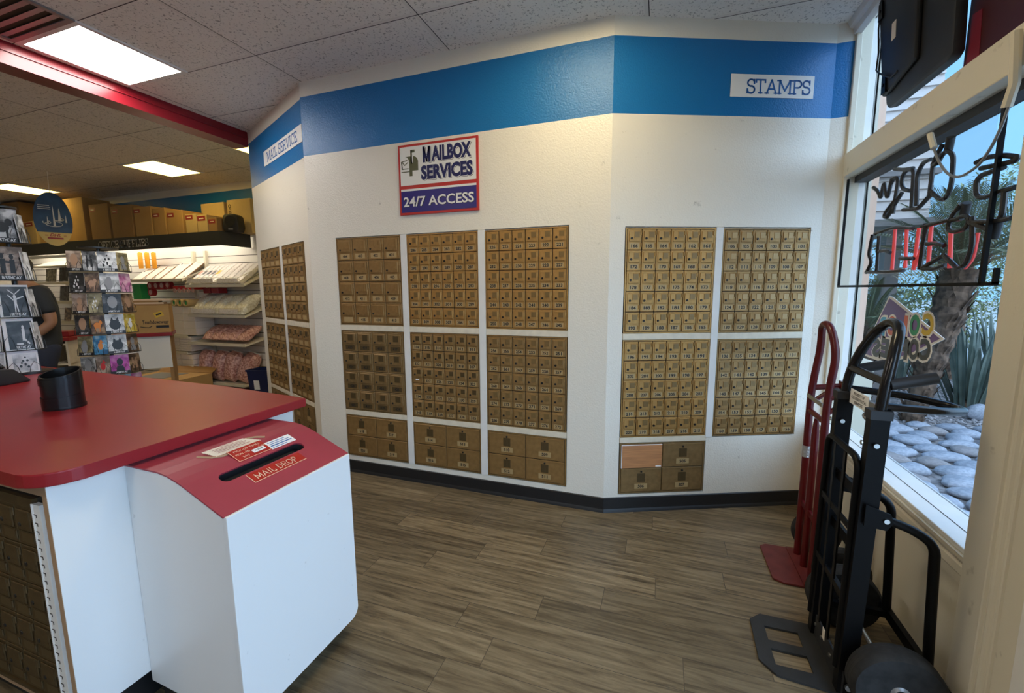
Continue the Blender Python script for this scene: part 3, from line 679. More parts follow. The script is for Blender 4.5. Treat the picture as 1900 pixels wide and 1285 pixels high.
# mailbox doors facing the camera side
u = thing('mailbox_unit', 'shade-darkened bronze mailbox master door set into the near side of the red counter', 'mailbox unit', (-2.72, 0.652, 0.142))
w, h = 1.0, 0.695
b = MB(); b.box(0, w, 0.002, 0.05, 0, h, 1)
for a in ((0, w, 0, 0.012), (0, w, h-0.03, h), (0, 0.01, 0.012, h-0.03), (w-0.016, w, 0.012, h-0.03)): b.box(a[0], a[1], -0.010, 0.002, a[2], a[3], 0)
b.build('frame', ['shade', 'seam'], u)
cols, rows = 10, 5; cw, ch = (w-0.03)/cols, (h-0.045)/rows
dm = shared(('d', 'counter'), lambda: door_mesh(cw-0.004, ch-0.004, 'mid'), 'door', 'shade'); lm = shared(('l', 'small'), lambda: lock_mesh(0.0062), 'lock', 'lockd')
pm = shared(('p', 'counter'), lambda: (lambda b: (b.box(0, 0.06, -0.001, 0, 0, 0.03), b)[1])(MB()), 'number_plate', 'wind')
for r in range(rows):
    for c in range(cols):
        d = link('door', dm, u, (0.013+c*cw, 0, h-0.031-(r+1)*ch)); link('lock', lm, d, (cw*0.26, -0.0074, ch*0.52)); link('number_plate', pm, d, (cw*0.18, -0.0048, ch*0.08))
b = MB(); b.box(w+0.004, w+0.040, -0.012, 0.002, 0.0, h-0.012, 0)
for i in range(25): b.box(w+0.006, w+0.019, -0.0128, -0.012, 0.014+i*0.0265, 0.0165+i*0.0265, 1); b.box(w+0.0165, w+0.019, -0.0128, -0.012, 0.006+i*0.0265, 0.0165+i*0.0265, 1)
b.cyl((w+0.002, -0.010, 0), (w+0.002, -0.010, h-0.012), 0.005, 8, 0)
b.build('piano_hinge', ['white', 'seam'], u)

# black cup-like holder and scanner on the counter
t = thing('desk_organizer', 'glossy black curved desk organizer standing on the red countertop', 'desk organizer', (-2.452, 1.062, 0.940), R(20))
def shellcup(a0, a1, r0, r1, zb, zt0, zt1, n=28):
    b = MB(); ins, outr = [], []
    for i in range(n+1):
        a = R(a0+(a1-a0)*i/n); k = 0.5+0.5*math.sin(a); zt = zt0+(zt1-zt0)*k
        c_, s_ = math.cos(a), math.sin(a)
        ins.append([(r0*c_, r0*s_, zb), (r0*c_, r0*s_, zt)]); outr.append([(r1*c_, r1*s_, zb), (r1*c_, r1*s_, zt)])
    for i in range(n):
        b.face([outr[i][0], outr[i+1][0], outr[i+1][1], outr[i][1]]); b.face([ins[i+1][0], ins[i][0], ins[i][1], ins[i+1][1]])
        b.face([outr[i][1], outr[i+1][1], ins[i+1][1], ins[i][1]]); b.face([outr[i+1][0], outr[i][0], ins[i][0], ins[i+1][0]])
    bmesh.ops.remove_doubles(b.bm, verts=b.bm.verts, dist=1e-5); return b
shellcup(0, 360, 0.060, 0.067, 0.012, 0.140, 0.172).build('cup', 'blackp', t, True)
b = MB(); b.lathe([(0.069, 0), (0.070, 0.006), (0.069, 0.014), (0.04, 0.014)], seg=32); b.build('base', 'blackp', t, True)
shellcup(175, 365, 0.067, 0.0705, 0.012, 0.052, 0.070, 18).build('lower_tray', 'blackp', t, True)
shellcup(175, 365, 0.067, 0.0705, 0.106, 0.132, 0.15, 18).build('upper_band', 'blackp', t, True)
b = MB(); b.box(-0.059, 0.059, -0.003, 0.003, 0.014, 0.135); b.build('divider', 'blackp', t)

t = thing('desk_device', 'low dark grey wedge-shaped desk device at the left edge of the red countertop', 'desk device', (-3.475, 1.215, 0.940), R(15))
b = MB(); b.prism([(-0.09, 0), (0.09, 0), (0.088, 0.012), (0.02, 0.082), (-0.04, 0.088), (-0.09, 0.045)], -0.13, 0.13, axis='x', bev=0.008); b.build('body', 'blackm', t, True)
b = MB(); b.tube([(0.04+0.06*math.cos(R(a)), -0.02+0.042*math.sin(R(a)), 0.092) for a in range(0, 360, 15)], 0.005, 8, 0, True); b.ball((0.04, -0.02, 0.086), (0.05, 0.034, 0.006)); b.build('top_dial', 'blackp', t, True)

# ================================================================ MAIL DROP BOX
t = thing('mail_drop_box', 'white mail drop box with a sloped red top standing against the counter end', 'mail drop box', (-1.19, 0.822, 0))
D, W = 0.428, 0.520
zf, zb = 0.782, 0.884
prof = [(0, zf), (-0.150, zf+0.0664), (-0.185, zf+0.081), (-0.225, zf+0.093), (-0.265, zf+0.099), (-D, zb)]
def side(b, y0, y1):
    b.prism([(0, 0.075)] + [(0, zf)] + prof[1:] + [(-D, 0.105), (-0.10, 0.082)], y0, y1, axis='y')
b = MB(); side(b, 0, 0.018); b.build('side_panel', 'mel', t)
b = MB(); side(b, W-0.018, W); b.build('side_panel', 'mel', t)
cr_ = 0.035
fp = [(0.0, 0.075), (W-cr_, 0.072)] + [(W-cr_+cr_*math.sin(R(a)), 0.072+cr_-cr_*math.cos(R(a))) for a in range(15, 91, 15)] + [(W, zf), (0, zf)]
b = MB(); b.prism([(y, z) for y, z in fp], -0.002, 0.014, axis='x', bev=0.0015); b.build('front_panel', 'mel', t)
b = MB(); b.box(-D+0.02, -0.06, 0.02, W-0.02, 0.0, 0.075); b.box(-D+0.002, -0.02, 0.019, W-0.019, 0.075, 0.105); b.build('plinth', 'base', t)
# sloped red top with a stadium slot
SD = Vector((-0.165, 0, 0.073)).normalized(); SN = Vector((0.073, 0, 0.165)).normalized()
def on(y, s, off=0.0): return Vector((0.0, y, zf)) + SD*s + SN*off
b = MB()
slot = [(0.255-0.145+0.022*math.cos(R(a)), 0.137+0.022*math.sin(R(a))) for a in range(90, 271, 15)] + [(0.255+0.145+0.022*math.cos(R(a)), 0.137+0.022*math.sin(R(a))) for a in range(-90, 91, 15)]
s1 = 0.164
n = len(slot)
ya, yb_, sa, sb = 0.255-0.167, 0.255+0.167, 0.137-0.024, 0.137+0.024
def q4(y0, y1, s0, s1_): b.face([on(y0, s0, 0.004), on(y1, s0, 0.004), on(y1, s1_, 0.004), on(y0, s1_, 0.004)])
q4(-0.003, W+0.003, -0.004, sa); q4(-0.003, W+0.003, sb, s1+0.012); q4(-0.003, ya, sa, sb); q4(yb_, W+0.003, sa, sb)
h13 = n//2
for i in range(n):
    p, q = slot[i], slot[(i+1) % n]
    cy = ya if (p[0]+q[0])/2 < 0.255 else yb_
    if abs(p[0]-q[0]) > 0.1:
        e = sa if p[1] < 0.137 else sb
        b.face([on(*p, 0.004), on(*q, 0.004), on(yb_ if q[0] > p[0] else ya, e, 0.004), on(ya if q[0] > p[0] else yb_, e, 0.004)])
    else:
        e = sa if (p[1]+q[1])/2 < 0.137 else sb
        b.face([on(*p, 0.004), on(*q, 0.004), on(cy, e, 0.004)])
for cy, i in ((ya, 6), (yb_, 19)):
    b.face([on(*slot[i], 0.004), on(cy, sa, 0.004), on(cy, sb, 0.004)])
for i in range(n):
    j = (i+1) % n; b.face([on(*slot[i], 0.004), on(*slot[j], 0.004), on(*slot[j], -0.002), on(*slot[i], -0.002)], 0); b.face([on(*slot[i], -0.002), on(*slot[j], -0.002), on(*slot[j], -0.03), on(*slot[i], -0.03)], 1)
up = [on(0, s1+0.012, 0.004)] + [Vector((x-0.001, 0, z+0.004)) for x, z in prof[2:]]
for p, q in zip(up[:-1], up[1:]):
    b.face([(p.x, -0.003, p.z), (p.x, W+0.003, p.z), (q.x, W+0.003, q.z), (q.x, -0.003, q.z)])
b.face([on(-0.003, -0.004, 0.004), on(-0.003, -0.004, -0.001), on(W+0.003, -0.004, -0.001), on(W+0.003, -0.004, 0.004)])
for y in (-0.003, W+0.003):
    pts = [on(y, -0.004, 0.004)] + [Vector((p.x, y, p.z)) for p in up]
    lo = [on(y, -0.004, -0.001)] + [Vector((p.x, y, p.z-0.005)) for p in up]
    for i in range(len(pts)-1): b.face([pts[i], pts[i+1], lo[i+1], lo[i]])
bmesh.ops.recalc_face_normals(b.bm, faces=b.bm.faces[:])
b.build('sloped_lid', ['redslope', 'ink'], t)
b = MB(); b.face([on(0.06, 0.08, -0.031), on(0.46, 0.08, -0.031), on(0.46, 0.19, -0.031), on(0.06, 0.19, -0.031)]); b.build('slot_interior', 'ink', t)
yd, sd = Vector((0, 1, 0)), SD
def plate(name, y0, y1, s0, s1_, mats, lines, off=0.0045, par=t):
    b = MB(); q = [on(y0, s0, off), on(y1, s0, off), on(y1, s1_, off), on(y0, s1_, off)]; lo = [p-SN*0.0015 for p in q]
    b.face(q, 0)
    for i in range(4): b.face([lo[i], lo[(i+1) % 4], q[(i+1) % 4], q[i]], 0)
    lines(b, off); return b.build(name, mats, par)
M['engrave'] = mat('engraved_cream', (0.80, 0.62, 0.45), 0.6); M['tagred'] = mat('engraved_sign_red', (0.42, 0.02, 0.01), 0.35)
def l1(b, o):
    lettering(b, 'MAIL DROP', 0.026, on(0.172, 0.072, o), yd, sd, 1, 0.10, False, 0.17, 0.0006)
    b.ribbon([(0, 0), (0.215, 0)], 0.0022, on(0.155, 0.063, o), yd, sd, 1, 1, 0.0006); b.ribbon([(0, 0), (0, 0.046)], 0.0022, on(0.156, 0.062, o), yd, sd, 1, 1, 0.0006)
plate('name_plate', 0.155, 0.372, 0.061, 0.109, ['tagred', 'engrave'], l1)
def l2(b, o):
    for k, (tx, y0, w) in enumerate((('PICK-UP TIMES', 0.200, 0.100), ('MON - FRI', 0.196, 0.052), ('SAT', 0.210, 0.026))):
        b.text(tx, w, 0.009, on(y0, 0.227-0.018*k, o), yd, sd, 1, 0, 0.0004, 'l')
    b.text('5:00', 0.028, 0.009, on(0.286, 0.211, o), yd, sd, 1, 0, 0.0004, 'l')
    b.ribbon([(0, 0), (0.126, 0)], 0.0018, on(0.186, 0.1765, o), yd, sd, 1, 1, 0.0005); b.ribbon([(0, 0), (0, 0.062)], 0.0018, on(0.186, 0.1765, o), yd, sd, 1, 1, 0.0005)
plate('pickup_times_plate', 0.184, 0.314, 0.174, 0.240, ['tagred', 'engrave'], l2, 0.005)
plate('time_sticker', 0.252, 0.300, 0.189, 0.206, ['paper', 'ink'], lambda b, o: b.text('12:00PM', 0.03, 0.007, on(0.276, 0.1975, o), yd, sd, 1, 0.01, 0.0004), 0.0072)
def l3(b, o):
    for k in range(4): b.box
    for k, w in enumerate((0.075, 0.085, 0.09, 0.06)): b.ribbon([(0, 0), (w, 0)], 0.003 if k != 2 else 0.005, on(0.322, 0.208-0.010*k, o), yd, sd, 1, 1, 0.0005)
plate('notice_sticker', 0.314, 0.422, 0.172, 0.217, ['paper', 'bandblue'], l3, 0.005)
def l4(b, o):
    for k, w in enumerate((0.06, 0.12, 0.12, 0.11, 0.12)): b.ribbon([(0, 0), (w, 0)], 0.0022, on(0.165, 0.290-0.009*k, o), yd, sd, 1, 1, 0.0005)
M['pinkpaper'] = mat('cream_paper', (0.80, 0.70, 0.58), 0.6)
def lid(y, s, up=0.0):
    x = -s*abs(SD.x); P0 = prof[0]
    for p, q in zip(prof[:-1], prof[1:]):
        if q[0] <= x <= p[0]: k = (x-p[0])/(q[0]-p[0]); return Vector((x, y, p[1]+(q[1]-p[1])*k+0.006+up))
    return Vector((x, y, zb+0.006+up))
b = MB()
for k in range(6):
    t0, t1 = k/6, (k+1)/6
    def row(tt): return (0.150-0.010*tt, 0.322-0.030*tt, 0.240+0.062*tt)
    (l0, r0, s0), (l1_, r1, s1_) = row(t0), row(t1)
    b.face([lid(l0, s0, 0.002), lid(r0, s0, 0.002), lid(r1, s1_, 0.002+0.003*t1), lid(l1_, s1_, 0.002+0.003*t1)], 0)
for k, w in enumerate((0.05, 0.11, 0.12, 0.11, 0.12)):
    s0 = 0.293-0.0105*k; y0 = 0.165 if k else 0.20
    b.face([lid(y0, s0, 0.0055), lid(y0+w, s0, 0.0055), lid(y0+w, s0+0.0025, 0.0055), lid(y0, s0+0.0025, 0.0055)], 1)
b.build('taped_notice', ['pinkpaper', 'redlab'], t)
for path in ([(0.118, 0.292), (0.140, 0.250), (0.172, 0.236), (0.190, 0.238)], [(0.292, 0.304), (0.330, 0.285), (0.352, 0.258)]):
    b = MB(); b.tube([lid(y, s, -0.002) for y, s in path], 0.005, 6); b.build('old_tape', 'ply', t)

# ================================================================ HAND TRUCKS
def wheel(parent, c, r, w, name='wheel'):
    b = MB()
    k = w/2
    b.lathe([(r*0.56, -k*0.8), (r*0.72, -k), (r*0.93, -k*0.92), (r, -k*0.55), (r, k*0.55), (r*0.93, k*0.92), (r*0.72, k), (r*0.56, k*0.8)], c, 'y', 40, 0)
    for i in range(3): b.lathe([(r*(1.002), -k*0.35+i*k*0.35-0.002), (r*1.006, -k*0.35+i*k*0.35), (r*1.002, -k*0.35+i*k*0.35+0.002)], c, 'y', 40, 0)
    o = b.build(name, 'rubber', parent, True)
    b = MB(); b.lathe([(r*0.16, -k*1.0), (r*0.22, -k*0.75), (r*0.50, -k*0.5), (r*0.58, -k*0.78), (r*0.58, k*0.78), (r*0.50, k*0.5), (r*0.22, k*0.75), (r*0.16, k*1.0)], c, 'y', 32, 0)
    b.lathe([(0.02, -k*1.02), (0.022, -k*0.9), (0.022, k*0.9), (0.02, k*1.02)], c, 'y', 16, 1)
    b.build('hub', ['hub', 'blacke'], o, True)
    return o
t = thing('hand_truck', 'black convertible hand truck with a slotted toe plate leaning by the window', 'hand truck', (0.67, 1.80, 0))
ox, oy = -0.67, -1.80
YN, YF = 1.665+oy, 1.945+oy
def P(x, y, z): return Vector((x+ox, y, z))
for y in (YN, YF):
    b = MB(); b.tube([P(0.663, y, 0.012), P(0.680, y, 1.025)], 0.02, sq=(0.019, 0.026)); b.box(0.655+ox, 0.659+ox, y-0.004, y+0.004, 0.1, 1.0, 0)
    rl = b.build('rail', 'blacke', t)
    b = MB(); b.cyl(P(0.6435, y, 0.93), P(0.64, y, 0.93), 0.008, 12); b.cyl(P(0.672, y-0.0275, 0.93), P(0.672, y-0.031, 0.93), 0.008, 12); b.cyl(P(0.67, y-0.022, 0.045), P(0.67, y-0.030, 0.045), 0.012, 12); b.build('bolt', 'steel', rl, True)
    b = MB(); b.tube([P(0.680, y, 1.015), P(0.680, y, 1.045)], 0.02, sq=(0.023, 0.03)); b.build('rail_cap', 'blackm', rl)
# handle loop
loop = rounded([P(0.682, YN, 1.02), P(0.690, YN, 1.12), P(0.716, YN+0.028, 1.235), P(0.748, YN+0.085, 1.318), P(0.752, YF-0.085, 1.318), P(0.720, YF-0.028, 1.235), P(0.690, YF, 1.12), P(0.682, YF, 1.02)], 0.07, 8)
b = MB(); b.tube(loop, 0.0165, 14); b.build('handle', 'blackp', t, True)
b = MB(); b.tube([P(0.694, YN, 1.135), P(0.694, YF, 1.135)], 0.014, 12); b.build('handle_crossbar', 'blackp', t, True)
for y in (YN, YF):
    b = MB(); b.tube([P(0.700, y, 1.128), P(0.815, y, 1.158)], 0.0185, 14); b.build('grip', 'blackm', t, True)
dl = rounded([P(0.684, YN, 1.055), P(0.86, YN+0.03, 1.045), P(0.955, YN+0.11, 1.032), P(0.955, YF-0.11, 1.032), P(0.86, YF-0.03, 1.045), P(0.684, YF, 1.055)], 0.07, 8)
b = MB(); b.tube(dl, 0.0135, 12); b.build('rear_loop', 'blackp', t, True)
# name plates on the cross member
b = MB(); b.box(0.690+ox, 0.700+ox, YN-0.005, YF+0.005, 1.005, 1.048); o = b.build('cross_member', 'hub', t)
b = MB(); b.box(0.6885+ox, 0.690+ox, 1.765+oy, 1.915+oy, 1.006, 1.062); 
for k, (tx, w) in enumerate((('PROPERTY OF', 0.09), ('COLLEGE POSTAL', 0.125), ('SERVICES', 0.07))):
    b.text(tx, w, 0.011, (0.6885+ox, 1.842+oy, 1.049-0.016*k), (0, -1, 0), (0, 0, 1), 1, 0.02, 0.0005)
b.build('property_label', ['paper', 'ink'], t)
b = MB(); b.box(0.700+ox, 0.720+ox, 1.775+oy, 1.83+oy, 0.995, 1.012); b.ball(P(0.71, 1.80+oy, 0.985), (0.02, 0.03, 0.018)); b.build('latch', ['steel'], t, True)
# cross bars between rails
for z in (0.30, 0.52, 0.72):
    b = MB(); b.box(0.672+ox, 0.684+ox, YN, YF, z-0.02, z+0.02); b.build('crossbar', 'blacke', t)
# front U frame
fr = rounded([P(0.640, YN+0.012, 0.09), P(0.646, YN+0.012, 0.868), P(0.646, YF+0.012, 0.868), P(0.640, YF+0.012, 0.09)], 0.055, 8)
b = MB(); b.tube(fr, 0.0115, 12); b.build('front_frame', 'blacke', t, True)
for y in (YN+0.105, YN+0.195):
    b = MB(); b.box(0.636+ox, 0.642+ox, y-0.009, y+0.009, 0.12, 0.86); b.build('front_bar', 'blacke', t)
for z in (0.62, 0.36):
    b = MB(); b.box(0.637+ox, 0.643+ox, YN+0.012, YF+0.012, z-0.012, z+0.012); b.build('front_bar', 'blacke', t)
# toe plate
b = MB()
tp = [(0.690, 1.640), (0.455, 1.660), (0.408, 1.715), (0.414, 1.935), (0.464, 1.985), (0.690, 1.975)]
hol = [[(0.470, 1.705), (0.585, 1.712), (0.585, 1.785), (0.470, 1.790)], [(0.478, 1.835), (0.590, 1.830), (0.590, 1.905), (0.478, 1.915)]]
xs = [0.408, 0.47, 0.585, 0.690]; ys = [1.64, 1.71, 1.787, 1.832, 1.908, 1.985]
def clipx(x, y): return x
cells = [((0.464, 0.690), (1.640, 1.708)), ((0.464, 0.690), (1.788, 1.832)), ((0.464, 0.690), (1.910, 1.980)), ((0.588, 0.690), (1.708, 1.788)), ((0.588, 0.690), (1.832, 1.910))]
b.prism([(0.464+ox, 1.657+oy), (0.455+ox, 1.660+oy), (0.408+ox, 1.715+oy), (0.414+ox, 1.935+oy), (0.464+ox, 1.984+oy)], 0.002, 0.010, 'z')
for (a, c), (d, e) in cells:
    if d == 1.640: b.prism([(a+ox, 1.657+oy), (c+ox, 1.638+oy), (c+ox, e+oy), (a+ox, e+oy)], 0.002, 0.010, 'z')
    else: b.box(a+ox, c+ox, d+oy, e+oy, 0.002, 0.010)
b.box(0.650+ox, 0.656+ox, 1.645+oy, 1.975+oy, 0.010, 0.10)
b.build('toe_plate', 'toe', t)
b = MB()
for y in (1.70, 1.76, 1.85, 1.92): b.cyl(P(0.650, y+oy, 0.06), P(0.646, y+oy, 0.06), 0.007, 10)
b.build('rivet', 'steel', t, True)
b = MB(); b.box(0.6465+ox, 0.648+ox, 1.815+oy, 1.838+oy, 0.07, 0.115); b.build('paper_tag', 'pinkpaper', t)
# fold-out rear frame
for y in (YN, YF):
    b = MB(); b.prism([(0.660+ox, 0.655), (0.722+ox, 0.648), (0.738+ox, 0.675), (0.730+ox, 0.705), (0.660+ox, 0.73)], y-0.032, y-0.027, 'y'); pl = b.build('pivot_plate', 'blacke', t)
    b = MB(); b.cyl(P(0.718, y-0.032, 0.682), P(0.718, y-0.038, 0.682), 0.008, 12); b.build('bolt', 'steel', pl, True)
    b = MB(); b.tube(rounded([P(0.712, y-0.018, 0.684), P(0.80, y-0.012, 0.655), P(0.862, y-0.008, 0.612), P(0.888, y, 0.17)], 0.07, 8), 0.0145, 12); b.build('rear_leg', 'blacke', t, True)
b = MB(); b.box(0.885+ox, 0.905+ox, 1.555+oy, 2.00+oy, 0.135, 0.175); b.build('rear_crossbar', 'blacke', t)
for y in (YF, YN):
    b = MB(); b.box(0.685+ox, 0.89+ox, y-0.01, y+0.01, 0.14, 0.165); b.build('axle_bracket', 'blacke', t)
wheel(t, P(0.775, 1.592+oy, 0.134), 0.132, 0.085); wheel(t, P(0.775, 2.035+oy, 0.134), 0.132, 0.085)
b = MB(); b.cyl(P(0.775, 1.60+oy, 0.134), P(0.775, 2.03+oy, 0.134), 0.008, 12); b.build('axle', 'steel', t, True)

# red hand truck
t = thing('hand_truck', 'red loop-handled hand truck standing behind the black one against the stamps wall', 'hand truck', (0.74, 2.415, 0))
ox, oy = -0.74, -2.415
YN, YF = 2.305+oy, 2.525+oy
outer_ = rounded([P(0.742, YN, 0.012), P(0.742, YN, 0.93), P(0.765, YN+0.008, 1.14), P(0.745, 2.36+oy, 1.268), P(0.745, 2.47+oy, 1.268), P(0.762, YF-0.008, 1.14), P(0.740, YF, 0.93), P(0.740, YF, 0.012)], 0.11, 10)
b = MB(); b.tube(outer_, 0.0165, 14); b.build('frame_loop', 'redpaint', t, True)
b = MB(); b.tube([P(0.741, 2.415+oy, 0.012), P(0.741, 2.415+oy, 0.72), P(0.741, 2.415+oy, 0.80)], [0.0165, 0.0165, 0.010], 12); b.build('center_tube', 'redpaint', t, True)
b = MB(); b.tube([P(0.741, YN, 0.815), P(0.741, YF, 0.815)], 0.0135, 12); b.build('crossbar', 'redpaint', t, True)
b = MB(); b.box(0.722+ox, 0.728+ox, YN, YF, 0.885, 0.905); b.build('flat_crossbar', 'steel', t)
b = MB(); b.box(0.735+ox, 0.747+ox, YN, YF, 0.30, 0.33); b.build('crossbar', 'redpaint', t)
for y in (YN, YF):
    b = MB(); b.tube([P(0.75, y, 0.935), P(0.865, y, 0.95)], 0.0145, 12); b.tube([P(0.75, y, 0.86), P(0.84, y, 0.94)], 0.0115, 10); b.build('bracket_arm', 'redpaint', t, True)
b = MB(); b.box(0.860+ox, 0.868+ox, YN-0.02, YF+0.02, 0.925, 0.975); b.build('bracket_bar', 'redpaint', t)
b = MB(); b.cyl(P(0.740, YF, 0.565), P(0.740, YF, 0.625), 0.0195, 14); b.build('duct_tape', 'foil', t, True)
b = MB(); b.prism([(0.765+ox, 2.245+oy), (0.615+ox, 2.245+oy), (0.572+ox, 2.268+oy), (0.570+ox, 2.555+oy), (0.600+ox, 2.582+oy), (0.765+ox, 2.582+oy)], 0.003, 0.011, 'z'); b.box(0.70+ox, 0.765+ox, 2.25+oy, 2.578+oy, 0.011, 0.017); b.build('toe_plate', 'redtoe', t)
for y in (YN, YF):
    b = MB(); b.tube([P(0.745, y, 0.30), P(0.84, y, 0.16)], 0.010, 8); b.build('axle_strut', 'redpaint', t, True)
b = MB(); b.cyl(P(0.84, 2.22+oy, 0.118), P(0.84, 2.62+oy, 0.118), 0.008, 10); b.build('axle', 'steel', t, True)
wheel(t, P(0.84, 2.245+oy, 0.118), 0.116, 0.05); wheel(t, P(0.84, 2.595+oy, 0.118), 0.116, 0.05)

# ================================================================ TV, POSTER, NEON SIGN, STICKER IN THE WINDOW
t = thing('television', 'black flat television seen from behind, hanging in the transom window', 'television', (1.052, 2.60, 2.345), (0, R(-3.0), 0))
b = MB(); b.prism([(-0.255, 0), (-0.290, 0.02), (-0.300, 0.59), (0.355, 0.59), (0.255, 0.03), (0.225, 0)], 0.0, 0.045, 'x', bev=0.012); b.build('back_shell', 'blackm', t, True)
b = MB(); b.prism([(-0.06, 0.11), (0.235, 0.06), (0.315, 0.575), (-0.07, 0.575)], -0.026, 0.0, 'x', bev=0.012)
b.build('rear_housing', 'blackm', t, True)
b = MB(); b.box(-0.0275, -0.0262, 0.11, 0.15, 0.29, 0.37); b.build('rating_label', 'pinkpaper', t)
for y, z in ((0.20, 0.11), (0.265, 0.49)):
    b = MB(); b.prism([(y-0.022, z-0.04), (y+0.022, z-0.04), (y+0.018, z+0.04), (y-0.018, z+0.04)], -0.034, -0.022, 'x'); b.cyl((-0.034, y, z), (-0.038, y, z), 0.008, 10); b.build('mount_bracket', 'blacke', t, True)
b = MB(); b.tube([(-0.03, 0.262, 0.56), (-0.03, 0.285, 0.42), (-0.03, 0.275, 0.30), (-0.032, 0.288, 0.22), (-0.034, 0.25, 0.19), (-0.034, 0.13, 0.115), (-0.03, 0.07, 0.12)], 0.004, 8); b.build('cable', 'blackm', t, True)

M['poster'] = mat('dark_red_poster', (0.06, 0.008, 0.007), 0.4); M['crimson'] = mat('poster_crimson', (0.20, 0.014, 0.028), 0.4); M['violet'] = mat('poster_violet', (0.03, 0.02, 0.07), 0.4); M['orange'] = mat('poster_orange', (0.30, 0.08, 0.01), 0.4)
t = thing('window_poster', 'dark red and violet poster behind the television in the transom window', 'poster', (1.105, 1.72, 2.245))
b = MB(); b.box(0, 0.004, 0, 0.62, 0, 0.68); b.build('sheet', 'poster', t)
b = MB(); b.prism([(0.52, 0.02), (0.60, 0.02), (0.60, 0.25), (0.54, 0.24)], -0.002, 0.0, 'x'); b.build('crimson_print', 'crimson', t)
b = MB(); b.prism([(0.0, 0.0), (0.21, 0.0), (0.10, 0.30), (0.0, 0.40)], -0.002, 0.0, 'x'); b.build('violet_print', 'violet', t)
b = MB(); b.prism([(0.56+0.045*math.cos(R(a)), 0.50+0.12*math.sin(R(a))) for a in range(0, 360, 20)], -0.002, 0.0, 'x'); b.build('orange_print', 'orange', t)

M['smoke'] = glass_mat('smoked_acrylic', (0.92, 0.91, 0.90), 0.012)
M['neon'] = mat('unlit_black_neon_tube', (0.02, 0.02, 0.022), 0.25); 
M['neonred'] = mat('red_neon_tube', (0.60, 0.07, 0.07), 0.2, emit=(1.0, 0.10, 0.10), estr=0.28)
t = thing('neon_sign', 'smoked acrylic neon sign seen from behind, hanging in the main window', 'neon sign', (1.0, 2.45, 1.448))
def N(q): return Vector((0.012, q[0]-2.45, q[1]-1.448))
b = MB(); b.box(-0.003, 0.003, 1.90-2.45, 3.10-2.45, 0, 0.62); b.build('acrylic_panel', 'smoke', t)
b = MB()
for y0, y1, z0, z1 in ((1.80, 3.10, -0.006, 0.006), (1.862, 1.875, 0.0, 0.60), (3.095, 3.105, 0, 0.62), (1.80, 1.812, 0, 0.05)): b.box(-0.006, 0.006, y0-2.45, y1-2.45, z0, z1)
b.build('edge_frame', 'blacke', t)
ST = {'five_a':[(1.998,1.867),(1.943,1.871),(1.868,1.855),(1.807,1.833),(1.815,1.824),(1.877,1.83),(1.969,1.841)],
'five_b':[(1.86,1.816),(1.964,1.817),(1.985,1.8),(1.976,1.756),(1.957,1.742),(1.917,1.736),(1.86,1.743),(1.799,1.742)],
'tee':[(1.843,1.744),(1.841,1.719),(1.838,1.67),(1.846,1.656)],'teebar':[(1.973,1.662),(1.908,1.655),(1.842,1.65),(1.794,1.65)],
'C':[(2.257,1.825),(2.218,1.798),(2.171,1.774),(2.138,1.783),(2.124,1.832),(2.135,1.932),(2.179,1.96),(2.208,1.953),(2.234,1.924),(2.268,1.933)],
'l1':[(2.216,1.991),(2.264,1.938),(2.263,1.801),(2.245,1.822)],'p':[(2.46,1.787),(2.339,1.77),(2.264,1.807)],
'o':[(2.354,1.786),(2.376,1.915),(2.343,1.959),(2.284,1.956)],'a1':[(2.392,1.786),(2.408,1.95),(2.484,1.962),(2.509,1.919),(2.479,1.878),(2.422,1.862)],
'n1':[(2.584,1.994),(2.499,1.969),(2.416,1.955)],'y':[(2.553,1.784),(2.535,1.939),(2.576,1.956),(2.608,1.927)],
'y2':[(2.491,1.866),(2.566,1.809),(2.605,1.774),(2.639,1.783),(2.628,1.804),(2.531,1.853)],'w':[(2.79,1.955),(2.73,1.923),(2.693,1.877),(2.678,1.958),(2.625,1.864),(2.598,1.954)],
'E1':[(2.264,1.7),(2.269,1.61),(2.272,1.512)],'Etop':[(2.292,1.691),(2.196,1.69),(2.134,1.69),(2.038,1.685)],'Emid':[(2.24,1.614),(2.179,1.611),(2.124,1.597)],
'N':[(2.255,1.518),(2.186,1.54),(2.117,1.56)],'Nb':[(2.248,1.515),(2.158,1.511),(2.099,1.523)],
'G':[(2.049,1.737),(2.098,1.705),(2.117,1.655),(2.066,1.64),(2.004,1.647),(1.993,1.678),(2.022,1.694),(2.057,1.688)],
'Gv':[(1.981,1.682),(1.961,1.581),(1.979,1.522),(2.019,1.502),(2.061,1.527),(2.117,1.56)],'Gr':[(2.0,1.668),(1.929,1.642),(1.879,1.623)],
'F':[(2.717,1.712),(2.592,1.716),(2.516,1.717),(2.36,1.693)],'Fv':[(2.669,1.695),(2.656,1.521)],'F2':[(2.743,1.711),(2.766,1.608),(2.72,1.572),(2.773,1.517)],
'Fb':[(2.774,1.521),(2.562,1.513),(2.4,1.514)],'Fm':[(2.652,1.619),(2.586,1.617),(2.535,1.602)],'Rr':[(2.44,1.57),(2.332,1.562)]}
RD = [[(2.544,1.71),(2.536,1.606),(2.533,1.523)],[(2.44,1.697),(2.416,1.526)],[(2.34,1.691),(2.347,1.516)],[(2.251,1.692),(2.24,1.53)],[(2.117,1.655),(2.097,1.511)],[(1.966,1.625),(1.974,1.538),(2.011,1.507)],[(2.347,1.516),(2.300,1.60),(2.29,1.66)]]
for k, pts in ST.items():
    b = MB(); b.tube(rounded([N(q) for q in pts], 0.025, 5), 0.0085, 8); b.build('neon_tube', 'neon', t, True)
